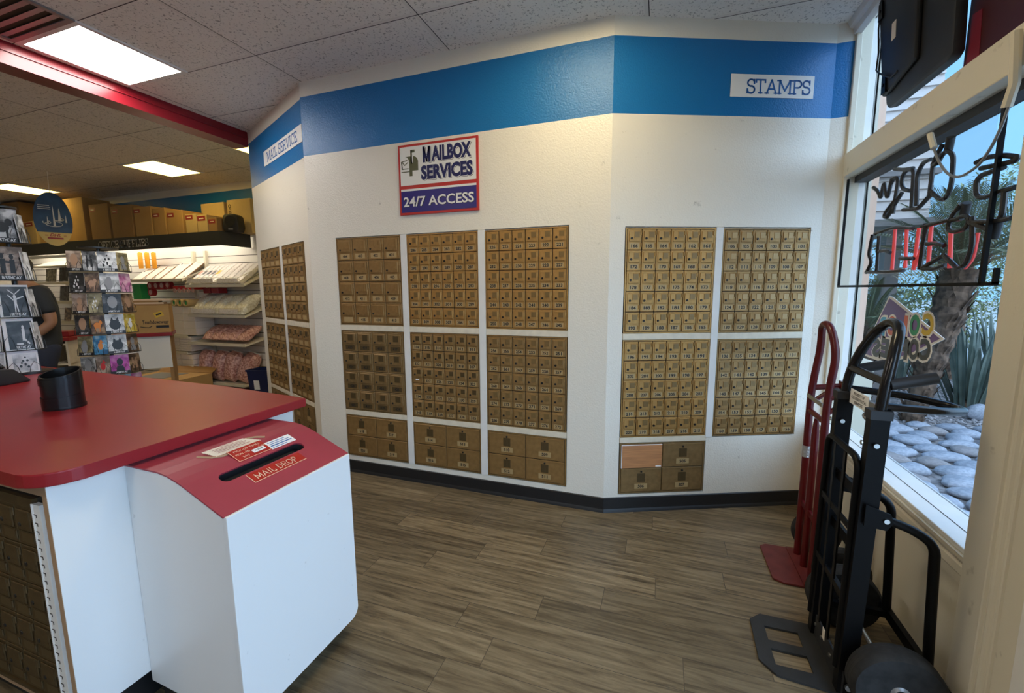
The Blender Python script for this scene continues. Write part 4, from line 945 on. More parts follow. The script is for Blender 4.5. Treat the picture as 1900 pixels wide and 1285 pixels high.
for pts in RD:
    b = MB(); b.tube(rounded([N(q)+Vector((0.012, 0, 0)) for q in pts], 0.03, 5), 0.0075, 8); o = b.build('neon_tube', 'neonred', t, True); o['label'] = 'faintly glowing red tube'
for q in ((2.216, 1.99), (2.07, 1.72), (1.90, 1.632)):
    b = MB(); b.cyl(N(q)+Vector((0.02, 0, -0.03)), N((q[0]-0.03, q[1]))+Vector((0.01, 0, 0.02)), 0.014, 10); b.build('electrode_cap', 'blackm', t, True)
t = thing('sign_cable', 'grey cable looping from the window header down to the neon sign', 'cable', (0.985, 2.0, 2.05))
b = MB(); cab = [(1.985+0.265, 2.045), (2.235, 2.02), (2.18, 1.93), (2.10, 1.855), (2.03, 1.825), (1.93, 1.84), (1.87, 1.895), (1.835, 1.96), (1.815, 2.03)]
b.tube(rounded([(0.0, y-2.0, z-2.05) for y, z in cab], 0.05, 6), 0.0045, 8); b.build('wire', 'hub', t, True)
b = MB(); b.tube([(0, 0.25, -0.005), (0, 0.21, -0.07)], 0.011, 8); b.build('wire_sleeve', 'jamb', t, True)
b = MB(); b.tube([(0, -0.165, -0.06), (0, -0.185, 0.0), (-0.01, -0.18, 0.15)], 0.014, 8); b.build('wire_sleeve', 'jamb', t, True)

# COLOR COPIES sticker (lettered to be read from outside)
t = thing('window_sticker', 'white-edged COLOR COPIES diamond sticker on the window glass, reading mirrored', 'sticker', (1.118, 2.62, 1.215))
M['st_purple'] = mat('sticker_purple', (0.16, 0.09, 0.26), 0.4); M['st_green'] = mat('sticker_green', (0.02, 0.27, 0.10), 0.4); M['st_yellow'] = mat('sticker_yellow', (0.62, 0.42, 0.015), 0.4)
M['st_orange'] = mat('sticker_orange', (0.62, 0.14, 0.06), 0.4); M['st_cyan'] = mat('sticker_cyan', (0.05, 0.36, 0.62), 0.4); M['st_grey'] = mat('sticker_charcoal', (0.05, 0.05, 0.04), 0.4)
def poly(b, pts, m, d): b.face([(-d, y, z) for y, z in pts], m)
b = MB(); b.prism([(0.142, 0.182), (0.10, 0.175), (-0.36, 0.01), (-0.20, -0.08), (0.12, -0.155), (0.42, -0.10), (0.40, -0.16), (0.10, -0.165)][0:3]+[(-0.12, -0.10), (0.10, -0.17), (0.40, -0.165)], -0.001, 0.001, 'x'); b.build('white_border', 'paper', t)
b = MB(); poly(b, [(0.136, 0.170), (0.09, 0.155), (-0.33, 0.008), (-0.11, -0.088), (0.10, -0.155), (0.385, -0.153)], 0, 0.0018); b.build('diamond', 'st_purple', t)
def letter(b, ch, y, z, w, h, m):
    xd, zd = (0, 1, 0), (0, 0, 1)          # mirrored: as seen from the room the word runs right to left
    V, F = glyphs(ch, 0.05); x0 = min(v[0] for v in V); x1 = max(v[0] for v in V); y0 = min(v[1] for v in V); y1 = max(v[1] for v in V)
    for mm, gw, d in ((0, 0.022, 0.0026), (m, 0.0, 0.0034)):
        vs = [b._v((-d, y+((v[0]-x0)/(x1-x0)-0.5)*(w+gw), z+((v[1]-y0)/(y1-y0)-0.5)*(h+gw))) for v in V]
        for f in F:
            q = b.bm.faces.new([vs[i] for i in f]); q.material_index = mm
    if ch == 'O': pass
for word, zz, ms in (('COLOR', 0.060, ('st_yellow', 'st_green', 'st_orange', 'st_orange', 'st_cyan')), ('COPIES', -0.052, ('st_grey',)*6)):
    n = len(word)
    for i, ch in enumerate(word):
        b = MB(); yy = -0.235+0.105*i*(5/n if n == 5 else 0.86)
        letter(b, ch, yy, zz-0.022*i*0.45, 0.085 if ch != 'I' else 0.025, 0.10, 1)
        o = b.build('letter', ['paper', ms[i]], t); o['label'] = 'letter ' + ch
# ================================================================ BACK SHOP: WALL SHELVING
M['letgrey'] = mat('pale_grey_letters', (0.78, 0.78, 0.75), 0.5)
M['strip'] = emission('canopy_tube', (1.0, 0.88, 0.70), 24.0)
t = thing('shelving_unit', 'white slatwall shelving under a charcoal canopy lettered OFFICE SUPPLIES', 'shelving', (-7.0, 4.6, 0))
ox, oy = 7.0, -4.6
b = MB(); b.box(-3.9, 2.2, -0.028, -0.001, 0.10, 2.05, 0)
for i in range(19): b.box(-3.9, 2.2, -0.0295, -0.028, 0.15+i*0.1, 0.158+i*0.1, 1)
b.build('slatwall', ['slat', 'seam'], t)
b = MB(); b.box(-3.9, 1.50, -0.48, -0.46, 2.05, 2.232); b.build('canopy_fascia', 'fascia', t)
b = MB(); b.box(1.48, 1.50, -0.46, -0.03, 2.05, 2.232); b.build('canopy_end', 'fascia', t)
b = MB(); b.box(-3.9, 1.48, -0.46, -0.03, 2.205, 2.225); b.build('canopy_top', 'fascia', t)
b = MB(); lettering(b, 'OFFICE SUPPLIES', 0.102, (-1.05, -0.4805, 2.092), (1, 0, 0), (0, 0, 1), 0, 0.14, True, 1.14); b.build('lettering', 'letgrey', t)
for x0, x1 in ((-3.6, -1.9), (-1.8, -0.2), (-0.1, 1.40)):
    b = MB(); b.box(x0, x1, -0.42, -0.36, 2.165, 2.203, 0, 0.006); b.build('canopy_tube', 'strip', t)
for x in (-1.86, 0.34, 0.60):
    b = MB(); b.box(x-0.02, x+0.02, -0.07, -0.0295, 0.1, 2.04); b.build('upright', 'shelf', t)
def shelf(x0, x1, y0, zf, zb, lip=0.018):
    b = MB(); b.prism([(y0, zf-0.022), (y0, zf+lip), (y0+0.012, zf+lip), (y0+0.012, zf), (-0.03, zb), (-0.03, zb-0.02)], x0, x1, 'x'); b.build('shelf', 'shelf', t)
shelf(0.62, 1.75, -0.40, 1.525, 1.70); shelf(0.62, 1.72, -0.40, 1.108, 1.235); shelf(0.56, 1.68, -0.40, 0.712, 0.790); shelf(0.50, 1.56, -0.38, 0.140, 0.145)
shelf(-0.62, 0.58, -0.40, 1.610, 1.80); shelf(0.02, 0.56, -0.40, 0.800, 0.805); shelf(0.02, 0.52, -0.40, 0.560, 0.565); shelf(-0.62, 0.5, -0.38, 0.140, 0.145)
shelf(-3.0, -1.9, -0.40, 1.60, 1.62); shelf(-3.0, -1.9, -0.40, 1.28, 1.30); shelf(-3.0, -1.9, -0.40, 0.95, 0.96)
b = MB(); b.box(-3.05, -1.88, -0.42, -0.40, 2.0, 2.045); b.box(-3.05, -1.88, -0.40, -0.03, 1.86, 1.88); b.prism([(-0.40, 1.88), (-0.36, 1.88), (-0.10, 1.99), (-0.14, 1.99)], -3.0, -1.9, 'x'); b.build('valance', 'shelf', t)

def carton(label, x0, x1, y0, y1, z0, z1, m='card', labpos=None, group=None, name='cardboard_box', cat='box', rot=0, seam_=True):
    cx = (x0+x1)/2; o = thing(name, label, cat, (cx, y0, z0), rot, group)
    w, d, h = (x1-x0), y1-y0, z1-z0
    b = MB(); b.box(-w/2, w/2, 0, d, 0, h, 0, 0.004, 1)
    b.build('carton', m, o)
    if seam_:
        b = MB(); b.box(-w*0.5+0.003, w*0.5-0.003, d*0.48, d*0.52, h, h+0.0008, 0); b.build('packing_tape', 'ply', o)
    if labpos:
        lx, lz, lw, lh = labpos
        b = MB(); b.box(-w/2+lx, -w/2+lx+lw, -0.0015, 0, h-lz-lh, h-lz, 0); b.box(-w/2+lx+lw*0.2, -w/2+lx+lw*0.8, -0.002, -0.0015, h-lz-lh*0.65, h-lz-lh*0.4, 1); b.build('red_label', ['redlab', 'pinkpaper'], o)
    return o
GB = 'shipping boxes lined up on the canopy'
zc = 2.2325
bx = [(-10.88, -10.06, 2.93, 'card2', None, 'tall brown box at the far left of the row on the canopy'),
 (-9.99, -9.66, 2.60, 'card3', (0.03, 0.02, 0.22, 0.06), 'bright tan box half hidden by the hanging oval sign'),
 (-9.58, -8.36, 2.875, 'card', None, 'widest tall brown box on the canopy, right behind the hanging oval sign'),
 (-8.22, -7.77, 2.745, 'card2', (0.02, 0.05, 0.13, 0.055), 'dim brown box with a red label above the letters OFFICE'),
 (-7.72, -7.24, 2.690, 'card2', (0.03, 0.05, 0.13, 0.055), 'brown box with a red label above the letters SUPPLIES'),
 (-7.195, -6.83, 2.640, 'card', (0.0, 0.03, 0.13, 0.05), 'brown box with a red label just right of the canopy lettering'),
 (-6.80, -6.545, 2.600, 'card', (0.0, 0.07, 0.13, 0.05), 'fourth red-labelled box from the left in the canopy row'),
 (-6.51, -6.20, 2.545, 'card', (0.01, 0.03, 0.13, 0.055), 'fourth red-labelled box from the right end of the canopy row'),
 (-6.15, -5.935, 2.480, 'card3', (0.01, 0.015, 0.135, 0.055), 'low tan box with a red label, third from the right end of the canopy row'),
 (-5.925, -5.735, 2.455, 'card3', (0.01, 0.015, 0.145, 0.06), 'low tan box with a tilted red label near the canopy corner'),
 (-5.72, -5.56, 2.405, 'card2', (0.01, 0.02, 0.12, 0.05), 'lowest brown box at the canopy corner with a dark red label')]
for x0, x1, zt, m_, lp, lab in bx: carton(lab, x0, x1, 4.145, 4.50 if zt > 2.5 else 4.42, zc, zt, m_, lp, GB)
carton('pale box lying behind the low red-labelled boxes under the blue band', -6.23, -5.78, 4.43, 4.59, zc, 2.672, 'card3', None, GB)
o = carton('tall pale box with black letters printed up its edge, right end of the canopy', -5.735, -5.30, 4.44, 4.59, zc, 2.69, 'card3', None, GB)
b = MB(); b.text('OLEDO', 0.22, 0.052, (-0.165, -0.001, 0.29), (0, 0, 1), (-1, 0, 0), 0, 0.02, 0.0015); b.build('printed_lettering', 'ink', o)
t = thing('loudspeaker', 'small black loudspeaker on the canopy in front of the tall pale box', 'loudspeaker', (-5.43, 4.23, zc), R(20))
b = MB(); b.prism([(-0.085, 0), (0.085, 0), (0.105, 0.06), (0.09, 0.20), (0.06, 0.225), (-0.06, 0.225), (-0.09, 0.20), (-0.105, 0.06)], 0, 0.15, 'y', bev=0.006); b.build('cabinet', 'blackm', t, True)
b = MB(); b.lathe([(0.07, 0), (0.072, -0.006), (0.062, -0.008), (0.03, 0.002), (0.01, -0.002)], (0, -0.001, 0.135), 'y', 24); b.build('cone', 'wire', t, True)
b = MB(); b.box(-0.03, 0.03, -0.004, 0.0, 0.02, 0.038); b.build('port', 'hub', t)

# ---- goods on the shelves
M['peanut_white'] = mat('bag_of_white_peanuts', (0.62, 0.57, 0.43), 0.35, col2=(0.86, 0.83, 0.72), vscale=42, bump=0.9, bscale=42, detail=1)
M['peanut_pink'] = mat('bag_of_pink_peanuts', (0.42, 0.16, 0.125), 0.35, col2=(0.82, 0.52, 0.44), vscale=42, bump=0.9, bscale=42, detail=1)
M['clear'] = mat('clear_bubble_pack', (0.70, 0.64, 0.58), 0.25, col2=(0.86, 0.82, 0.78), vscale=60, bump=0.7, bscale=60, detail=1)
def bag(name, label, cat, loc, rot, w, d, h, m_, group, seed=0, neck=False):
    """pillow bag, base at origin, thick in y, h tall along z"""
    rnd = random.Random(seed); b = MB(); nu, nv = 22, 15
    ph = [rnd.uniform(0, 6.28) for _ in range(6)]
    def fn(u, v):
        a = 2*PI*u; z = v; e = max(0.04, min(1, (1-abs(2*v-1)**3.2)))**0.6
        k = 1+0.06*math.sin(3*a+ph[0]+5*v)+0.05*math.sin(5*a+ph[1]-7*v)+0.03*math.sin(9*v+ph[2])
        c, s_ = math.cos(a), math.sin(a); c = math.copysign(abs(c)**0.7, c); s_ = math.copysign(abs(s_)**0.8, s_)
        flat_ = 1-0.25*abs(2*v-1)**4
        return (w/2*c*k*flat_, d/2*s_*k*e, h*z)
    b.grid(fn, nu, nv, 0, True)
    bmesh.ops.holes_fill(b.bm, edges=b.bm.edges[:])
    bmesh.ops.recalc_face_normals(b.bm, faces=b.bm.faces[:])
    o = thing(name, label, cat, loc, rot, group); b.build('bag', m_, o, True)
    b = MB(); b.box(-w*0.46, w*0.46, -0.004, 0.004, h*0.985, h*1.03); b.build('sealed_edge', 'clear', o)
    return o
ordn = ['leftmost', 'second from the left', 'middle', 'second from the right', 'rightmost']
tilt2 = R(-55)
for i in range(5):
    bag('packing_peanut_bag', f'{ordn[i]} of the five clear bags of white peanuts in the wire bin', 'bag', (-6.22+i*0.205, 4.205, 1.135), (R(-50), 0, R(2)), 0.20, 0.15, 0.40, 'peanut_white', 'bags of white packing peanuts', i)
for i in range(5):
    bag('packing_peanut_bag', f'{ordn[i]} of the five pink peanut bags lying on a shelf', 'bag', (-6.08+i*0.165, 4.215, 0.78), (R(-62), 0, R(4)), 0.175, 0.12, 0.36, 'peanut_pink', 'bags of pink packing peanuts, upper row', 20+i)
for i, (x, w, rx, ry, lab) in enumerate(((-6.33, 0.235, -8, 4, 'upright bag of pink peanuts at the left end of the bottom shelf'), (-6.08, 0.235, -10, 8, 'second upright bag of pink peanuts from the left on the bottom shelf'), (-5.84, 0.235, -12, 9, 'third upright bag of pink peanuts from the left on the bottom shelf'), (-5.59, 0.24, -20, 12, 'slumped bag of pink peanuts behind the blue bin'))):
    bag('packing_peanut_bag', lab, 'bag', (x, 4.34, 0.165), (R(rx), R(ry), 0), w, 0.20, 0.43, 'peanut_pink', 'bags of pink packing peanuts, bottom row', 40+i)
# wire bins
def wire_bin(label, x0, x1, y0, y1, zf, zb, h):
    o = thing('wire_bin', label, 'wire bin', (x0, y0, zf)); w, d, dz = x1-x0, y1-y0, zb-zf
    b = MB()
    for k in (0, 0.5, 1): b.tube([(0, 0, h*k), (w, 0, h*k)], 0.003, 6)
    for i in range(25): b.tube([(w*i/24, 0, 0), (w*i/24, 0, h)], 0.0018, 5)
    b.build('front_grid', 'shelf', o)
    for x in (0, w):
        b = MB(); b.tube([(x, 0, h), (x, d, dz+h)], 0.003, 6); b.tube([(x, 0, 0), (x, d, dz)], 0.003, 6)
        for i in range(14): b.tube([(x, d*i/13, dz*i/13), (x, d*i/13, dz*i/13+h)], 0.0022, 5)
        b.build('side_grid', 'shelf', o)
    b = MB(); b.box(w*0.05, w*0.52, -0.004, -0.003, h*0.1, h*0.8); b.box(w*0.6, w*0.95, -0.004, -0.003, h*0.1, h*0.8); b.build('price_rail', 'clear', o)
wire_bin('cream wire bin holding the bags of white peanuts', -6.33, -5.33, 4.19, 4.50, 1.135, 1.235, 0.085)
wire_bin('cream wire bin holding clear bubble packs on the top right shelf', -6.35, -5.29, 4.19, 4.50, 1.56, 1.70, 0.075)
# clear packs standing tilted in the top bin
def tilted(name, label, cat, x, w, h, th, y, z, rx, m_, group=None, extra=None):
    o = thing(name, label, cat, (x, y, z), (R(rx), 0, 0), group)
    b = MB(); b.box(0, w, 0, th, 0, h, 0, min(th*0.4, 0.012)); b.build('pack' if cat == 'pack' else 'cover', m_, o, True)
    if extra: extra(o, w, h)
    return o
M['lab_yel'] = mat('yellow_print', (0.65, 0.42, 0.04), 0.5); M['lab_grey'] = mat('grey_print', (0.10, 0.10, 0.11), 0.5); M['lab_pink'] = mat('pink_print', (0.65, 0.30, 0.22), 0.5)
names7 = ['clear mailer pack at the left end of the top right bin', 'second clear mailer pack from the left, with a grey print', 'third clear mailer pack from the left in the top right bin', 'fourth clear mailer pack from the left, beside the yellow one', 'clear mailer pack with a yellow print in the top right bin']
for i in range(5):
    def ex(o, w, h, i=i):
        b = MB(); b.box(w*0.15, w*0.85, -0.001, 0, h*0.12, h*0.22); b.build('price_sticker', 'lab_yel' if i < 2 else 'lab_grey', o)
        b = MB(); b.box(w*0.2, w*0.8, -0.001, 0, h*0.45, h*0.68); b.build('printed_label', ['lab_pink', 'lab_grey', 'lab_grey', 'lab_grey', 'lab_yel'][i], o)
    tilted('mailer_pack', names7[i], 'pack', -6.33+i*0.085, 0.078, 0.40, 0.03, 4.205+0.004*i, 1.575, -52, 'clear', 'clear mailer packs', ex)
for i in range(5):
    tilted('bubble_wrap_roll', f'{ordn[i]} of the five bubble wrap bundles in the top right bin', 'bubble wrap', -5.89+i*0.115, 0.108, 0.44, 0.06, 4.205, 1.575, -52, 'clear', 'bubble wrap bundles')
# white document boxes on the left tilted shelf
M['ivory'] = mat('ivory_board', (0.82, 0.74, 0.64), 0.5)
for i, (x, w, h, lab) in enumerate(((-7.56, 0.22, 0.34, 'flat ivory mailing box at the left end of the tilted shelf'), (-7.325, 0.20, 0.32, 'second flat ivory mailing box on the tilted shelf'), (-7.11, 0.17, 0.31, 'narrow flat ivory mailing box, third on the tilted shelf'), (-6.92, 0.27, 0.42, 'tall flat ivory mailing box with a round grey mark'), (-6.63, 0.22, 0.44, 'tallest flat ivory mailing box beside the clear packs'))):
    def ex(o, w, h, i=i):
        b = MB(); b.lathe([(0.016, 0), (0.016, -0.001)], (w*(0.2 if i != 4 else 0.75), 0, h*(0.6 if i == 0 else 0.88 if i == 3 else 0.1)), 'y', 14); b.build('round_mark', 'lab_grey', o)
        b = MB(); b.box(w*0.35, w*0.8, -0.001, 0, h*0.86, h*0.875); b.box(w-0.006, w, -0.001, 0.03, 0, h); b.build('printed_line', 'ply', o)
    tilted('mailing_box', lab, 'box', x, w, h, 0.035, 4.225, 1.632, -52, 'ivory', 'flat mailing boxes on the tilted shelf', ex)
M['orange_f'] = mat('orange_folder', (0.72, 0.30, 0.01), 0.5)
for i in range(3):
    o = thing('folder', ['left', 'middle', 'right'][i]+' of the three orange folders hanging under the canopy', 'folder', (-7.60+i*0.105, 4.36+0.03*i, 1.80), 0, 'orange hanging folders')
    b = MB(); b.box(0, 0.10, 0, 0.008, 0, 0.235); b.build('cover', 'orange_f', o); b = MB(); b.box(0.02, 0.07, -0.001, 0.006, 0.235, 0.245); b.build('tab', 'lab_yel', o)
M['green'] = mat('green_box', (0.03, 0.36, 0.09), 0.5)
carton('small bright green box under the tilted shelf beside the tape rolls', -7.60, -7.41, 4.24, 4.36, 1.32, 1.565, 'green', None, None, 'product_box', 'box', 0, False)
b = MB()
M['tape'] = mat('red_tape_roll', (0.34, 0.02, 0.025), 0.25); M['brightred'] = mat('bright_red_plastic', (0.62, 0.02, 0.015), 0.3); M['salmon'] = mat('pale_roll_core', (0.70, 0.42, 0.33), 0.5)
tapes = [(-7.25, 1.535), (-7.12, 1.535), (-6.99, 1.535), (-6.86, 1.54), (-7.25, 1.44)]
tl = ['first', 'second', 'third', 'fourth']
for i, (x, z) in enumerate(tapes):
    o = thing('tape_roll', f'{tl[i]} dark red tape roll from the left hanging under the tilted shelf' if i < 4 else 'dark red tape roll hanging alone in the lower row', 'tape roll', (x, 4.30, z), 0, 'dark red tape rolls')
    b = MB(); b.lathe([(0.038, -0.03), (0.058, -0.03), (0.058, 0.03), (0.038, 0.03)], axis='y', seg=20, closed=True); b.build('roll', 'tape', o, True)
    b = MB(); b.lathe([(0.036, -0.027), (0.0375, -0.027), (0.0375, 0.027), (0.036, 0.027)], axis='y', seg=20, closed=True); b.build('core', 'salmon', o, True)
for i in range(5):
    o = thing('tape_dispenser', f'{ordn[i]} of the five bright red tape dispensers hanging on the slatwall', 'tape dispenser', (-6.72+i*0.095, 4.28, 1.455), 0, 'bright red tape dispensers')
    b = MB(); b.box(-0.04, 0.04, 0, 0.16, 0.02, 0.075, 0, 0.006); b.build('frame', 'brightred', o)
    b = MB(); b.lathe([(0.012, -0.01), (0.030, -0.01), (0.030, 0.005), (0.012, 0.005)], (0, 0, 0.005), 'y', 16, closed=True); b.build('tape', 'salmon', o, True)
for i in range(2): carton(['dark red carton hanging right of the tape dispensers', 'dark red carton nearest the wire bin, under the top right shelf'][i], -6.25+i*0.16, -6.11+i*0.16, 4.36, 4.5, 1.42, 1.50, 'tape', None, None, 'product_box', 'box', 0, False)
# white cartons on the low left shelves
k = 0
GW = 'white cartons stacked on the low shelves'
pos = ['bottom', 'second from the bottom', 'second from the top', 'top']
for c in range(2):
    for r in range(4):
        carton(f'small white carton, {pos[r]} of the {"left" if c == 0 else "right"} stack on the middle shelf', -6.745+c*0.235, -6.515+c*0.235, 4.225, 4.50, 0.822+r*0.102, 0.922+r*0.102, 'ivory', None, GW, 'white_carton', 'carton', 0, False)
for sh, (zs, n, hh) in enumerate(((0.582, 6, 0.034), (0.162, 5, 0.075))):
    for c in range(2):
        for r in range(n):
            place_ = ['bottom', 'second', 'third', 'fourth', 'fifth', 'sixth'][r]
            carton(f'flat white carton, {place_} from below in the {"left" if c == 0 else "right"} pile on the {"upper" if sh == 0 else "lowest"} low shelf', -6.90+c*0.245+(r % 2)*0.01, -6.665+c*0.245+(r % 2)*0.01, 4.225, 4.52, zs+r*hh, zs+(r+0.93)*hh, 'ivory', None, GW, 'flat_carton', 'carton', 0, False)
for i in range(3):
    o = thing('mailing_tube', f'{["left", "middle", "right"][i]} of the three pale mailing tubes lying on the white cartons', 'mailing tube', (-6.66+i*0.125, 4.20, 1.287), 0, 'mailing tubes')
    b = MB(); b.lathe([(0.036, 0), (0.052, 0), (0.052, 0.3), (0.036, 0.3)], axis='y', seg=20, closed=True); b.build('tube', 'olive' if False else 'card3', o, True)
    b = MB(); b.lathe([(0.034, 0.02), (0.0355, 0.02), (0.0355, 0.024), (0.001, 0.024)], axis='y', seg=20); b.build('end_cap', 'green', o, True)
# blue bin on the floor
M['bluebin'] = mat('navy_plastic_bin', (0.008, 0.016, 0.07), 0.4)
t = thing('waste_bin', 'navy blue plastic bin with a white label on the floor by the left wall', 'bin', (-4.86, 4.06, 0), R(8))
b = MB()
def ringb(z, k): return [(-0.15*k, -0.11*k, z), (0.15*k, -0.11*k, z), (0.15*k, 0.11*k, z), (-0.15*k, 0.11*k, z)]
lv = [ringb(0.0, 0.8), ringb(0.42, 1.0), ringb(0.42, 1.07), ringb(0.445, 1.08), ringb(0.445, 0.97), ringb(0.02, 0.77)]
for A, B in zip(lv[:-1], lv[1:]):
    for i in range(4): b.face([A[i], A[(i+1) % 4], B[(i+1) % 4], B[i]])
b.face(lv[0][::-1]); b.face(lv[-1]); bmesh.ops.remove_doubles(b.bm, verts=b.bm.verts, dist=1e-5); bmesh.ops.recalc_face_normals(b.bm, faces=b.bm.faces[:])
b.build('body', 'bluebin', t)
b = MB(); b.M = Matrix.Translation((0, -0.097, 0.22)) @ Matrix.Rotation(R(3), 4, 'X'); b.box(-0.06, 0.02, -0.006, -0.003, -0.03, 0.09); b.build('label', 'paper', t)

# ---- packing table with a branded cardboard box
rt = R(52)
t = thing('packing_table', 'white packing table with a red edge in front of the office shelves', 'table', (-5.61, 3.30, 0), rt)
b = MB(); b.box(-0.38, 0.165, -0.03, 0.36, 0.925, 0.965, 0, 0.004); b.build('tabletop', 'red', t)
b = MB(); b.box(-0.36, 0.135, 0.0, 0.02, 0.545, 0.925); b.build('apron', 'slat', t)
for x in (-0.35, 0.105):
    for y in (0.021, 0.32):
        b = MB(); b.box(x, x+0.035, y, y+0.035, 0, 0.925); b.build('leg', 'card2', t)
t = thing('cardboard_box', 'brown cardboard box with a yellow sticker standing on the packing table', 'box', (-5.61, 3.30, 0.966), rt)
b = MB(); b.box(-0.26, 0.155, 0.01, 0.34, 0, 0.315, 0, 0.003); b.build('carton', 'card', t)
b = MB(); b.text('Touchdownwear', 0.24, 0.045, (0.02, 0.010, 0.125), m=0, off=0.02, thick=0.0008); b.box(0.02, 0.14, 0.0085, 0.010, 0.055, 0.085); b.ribbon([(-0.12, 0.075), (-0.05, 0.062), (-0.02, 0.075)], 0.008, (0, 0.010, 0), (1, 0, 0), (0, 0, 1)); b.build('printed_lettering', 'ink', t)
b = MB(); b.M = Matrix.Translation((0.055, 0.009, 0.215)) @ Matrix.Rotation(R(-20), 4, 'Y'); b.box(-0.042, 0.042, -0.001, 0.0, -0.03, 0.03, 0); b.box(-0.026, 0.026, -0.0015, -0.001, -0.008, 0.01, 1); b.build('yellow_sticker', ['lab_yel', 'ink'], t)
M['boardedge'] = mat('cardboard_edge', (0.72, 0.52, 0.36), 0.7)
for i in range(4):
    o = thing('cardboard_sheet', ['bottom', 'second from the bottom', 'second from the top', 'top'][i]+' of the flat cardboard sheets lying on the brown box', 'cardboard sheet', (-5.61+0.004*i, 3.31+0.004*i, 1.2815+i*0.0195), rt, 'flat cardboard sheets')
    b = MB(); b.box(-0.25+0.05*(i % 2), 0.145-0.05*(i % 3), 0.03, 0.33, 0, 0.018, 0 if i % 2 else 1); b.build('sheet', ['boardedge', 'card2'], o)
t = thing('open_carton', 'flattened open carton with a grey paper lying low behind the counter', 'box', (-6.35, 3.62, 0.0), R(10))
b = MB(); b.box(-0.45, 0.45, 0, 0.5, 0, 0.30, 0, 0.003); b.build('carton', 'card', t)
b = MB(); b.prism([(0.5, 0.30), (0.62, 0.36), (0.62, 0.364), (0.5, 0.305)], -0.45, 0.45, 'x'); b.build('flap', 'card2', t)
b = MB(); b.box(-0.3, 0.15, 0.05, 0.42, 0.3005, 0.304); b.build('grey_paper', 'hub', t)
# ---- cubby counter and prints far left
t = thing('cubby_counter', 'low cream cubby counter with a red top behind the card spinner', 'counter', (-6.30, 2.45, 0), R(40))
b = MB(); b.box(-0.42, 0.40, -0.02, 0.45, 0.925, 0.965, 0, 0.004); b.build('countertop', 'red', t)
b = MB(); b.box(-0.35, 0.35, 0.10, 0.40, 0.967, 1.02, 0, 0.004); b.build('riser', 'red', t)
b = MB(); b.box(-0.40, 0.38, 0.40, 0.42, 0, 0.925)
for i in range(5): b.box(-0.40+i*0.19, -0.38+i*0.19, 0, 0.40, 0, 0.925)
for j in range(5): b.box(-0.40, 0.38, 0.002, 0.40, 0.02+j*0.215, 0.035+j*0.215)
b.build('cubby_frame', 'cream', t)
b = MB(); b.box(-0.17, -0.04, 0.05, 0.3, 0.68, 0.72); b.build('green_paper_stack', 'green', t)

# ================================================================ GREETING CARDS
def photo(name, c1, c2, c3, sc=9, seed=0.0):
    m = bpy.data.materials.new(name); m.use_nodes = True; nt = m.node_tree; bs = nt.nodes['Principled BSDF']; bs.inputs['Roughness'].default_value = 0.35
    tc = node(nt, 'ShaderNodeTexCoord'); oi = node(nt, 'ShaderNodeObjectInfo'); mul = node(nt, 'ShaderNodeMath', operation='MULTIPLY'); nt.links.new(oi.outputs['Random'], mul.inputs[0]); mul.inputs[1].default_value = 40
    ad = node(nt, 'ShaderNodeVectorMath', operation='ADD'); nt.links.new(tc.outputs['Object'], ad.inputs[0]); nt.links.new(mul.outputs[0], ad.inputs[1])
    n = node(nt, 'ShaderNodeTexNoise'); n.inputs['Scale'].default_value = sc*2.2; n.inputs['Detail'].default_value = 5; nt.links.new(ad.outputs[0], n.inputs['Vector'])
    cr = node(nt, 'ShaderNodeValToRGB'); cr.color_ramp.elements.new(0.5); e = cr.color_ramp.elements
    for i, (p, c) in enumerate(((0.38, c1), (0.5, c2), (0.62, c3))): e[i].position = p; e[i].color = (*c, 1)
    nt.links.new(n.outputs['Fac'], cr.inputs[0]); nt.links.new(cr.outputs[0], bs.inputs['Base Color']); M[name] = m
g = lambda v: (v, v, v)
photo('ph_dark', g(0.01), g(0.03), g(0.10)); photo('ph_bw', g(0.05), g(0.22), g(0.55)); photo('ph_light', g(0.30), g(0.55), g(0.75)); photo('ph_sepia', (0.16, 0.11, 0.08), (0.34, 0.25, 0.19), (0.52, 0.42, 0.34))
photo('ph_brown', (0.05, 0.03, 0.018), (0.16, 0.09, 0.05), (0.34, 0.22, 0.12)); photo('ph_olive', (0.10, 0.085, 0.04), (0.24, 0.20, 0.10), (0.42, 0.36, 0.2)); photo('ph_pink', (0.45, 0.12, 0.28), (0.62, 0.3, 0.45), (0.75, 0.5, 0.58)); photo('ph_blue', (0.02, 0.10, 0.22), (0.05, 0.24, 0.42), (0.3, 0.45, 0.55)); photo('ph_yel', (0.42, 0.28, 0.03), (0.6, 0.44, 0.06), (0.7, 0.6, 0.3)); photo('ph_magenta', (0.30, 0.02, 0.2), (0.5, 0.06, 0.35), (0.62, 0.2, 0.45)); photo('ph_green', (0.03, 0.1, 0.04), (0.12, 0.22, 0.1), (0.35, 0.4, 0.25))
M['m_white'] = mat('motif_white', (0.72, 0.72, 0.72), 0.4); M['m_black'] = mat('motif_black', (0.012, 0.012, 0.012), 0.4); M['m_tan'] = mat('motif_tan', (0.40, 0.24, 0.15), 0.4); M['m_grey'] = mat('motif_grey', (0.24, 0.24, 0.25), 0.4); M['m_orange'] = mat('motif_orange', (0.6, 0.2, 0.03), 0.4); M['m_red'] = mat('motif_red', (0.5, 0.03, 0.03), 0.4)
def ell(cx, cy, rx, ry, n=14): return [(cx+rx*math.cos(2*PI*i/n), cy+ry*math.sin(2*PI*i/n)) for i in range(n)]
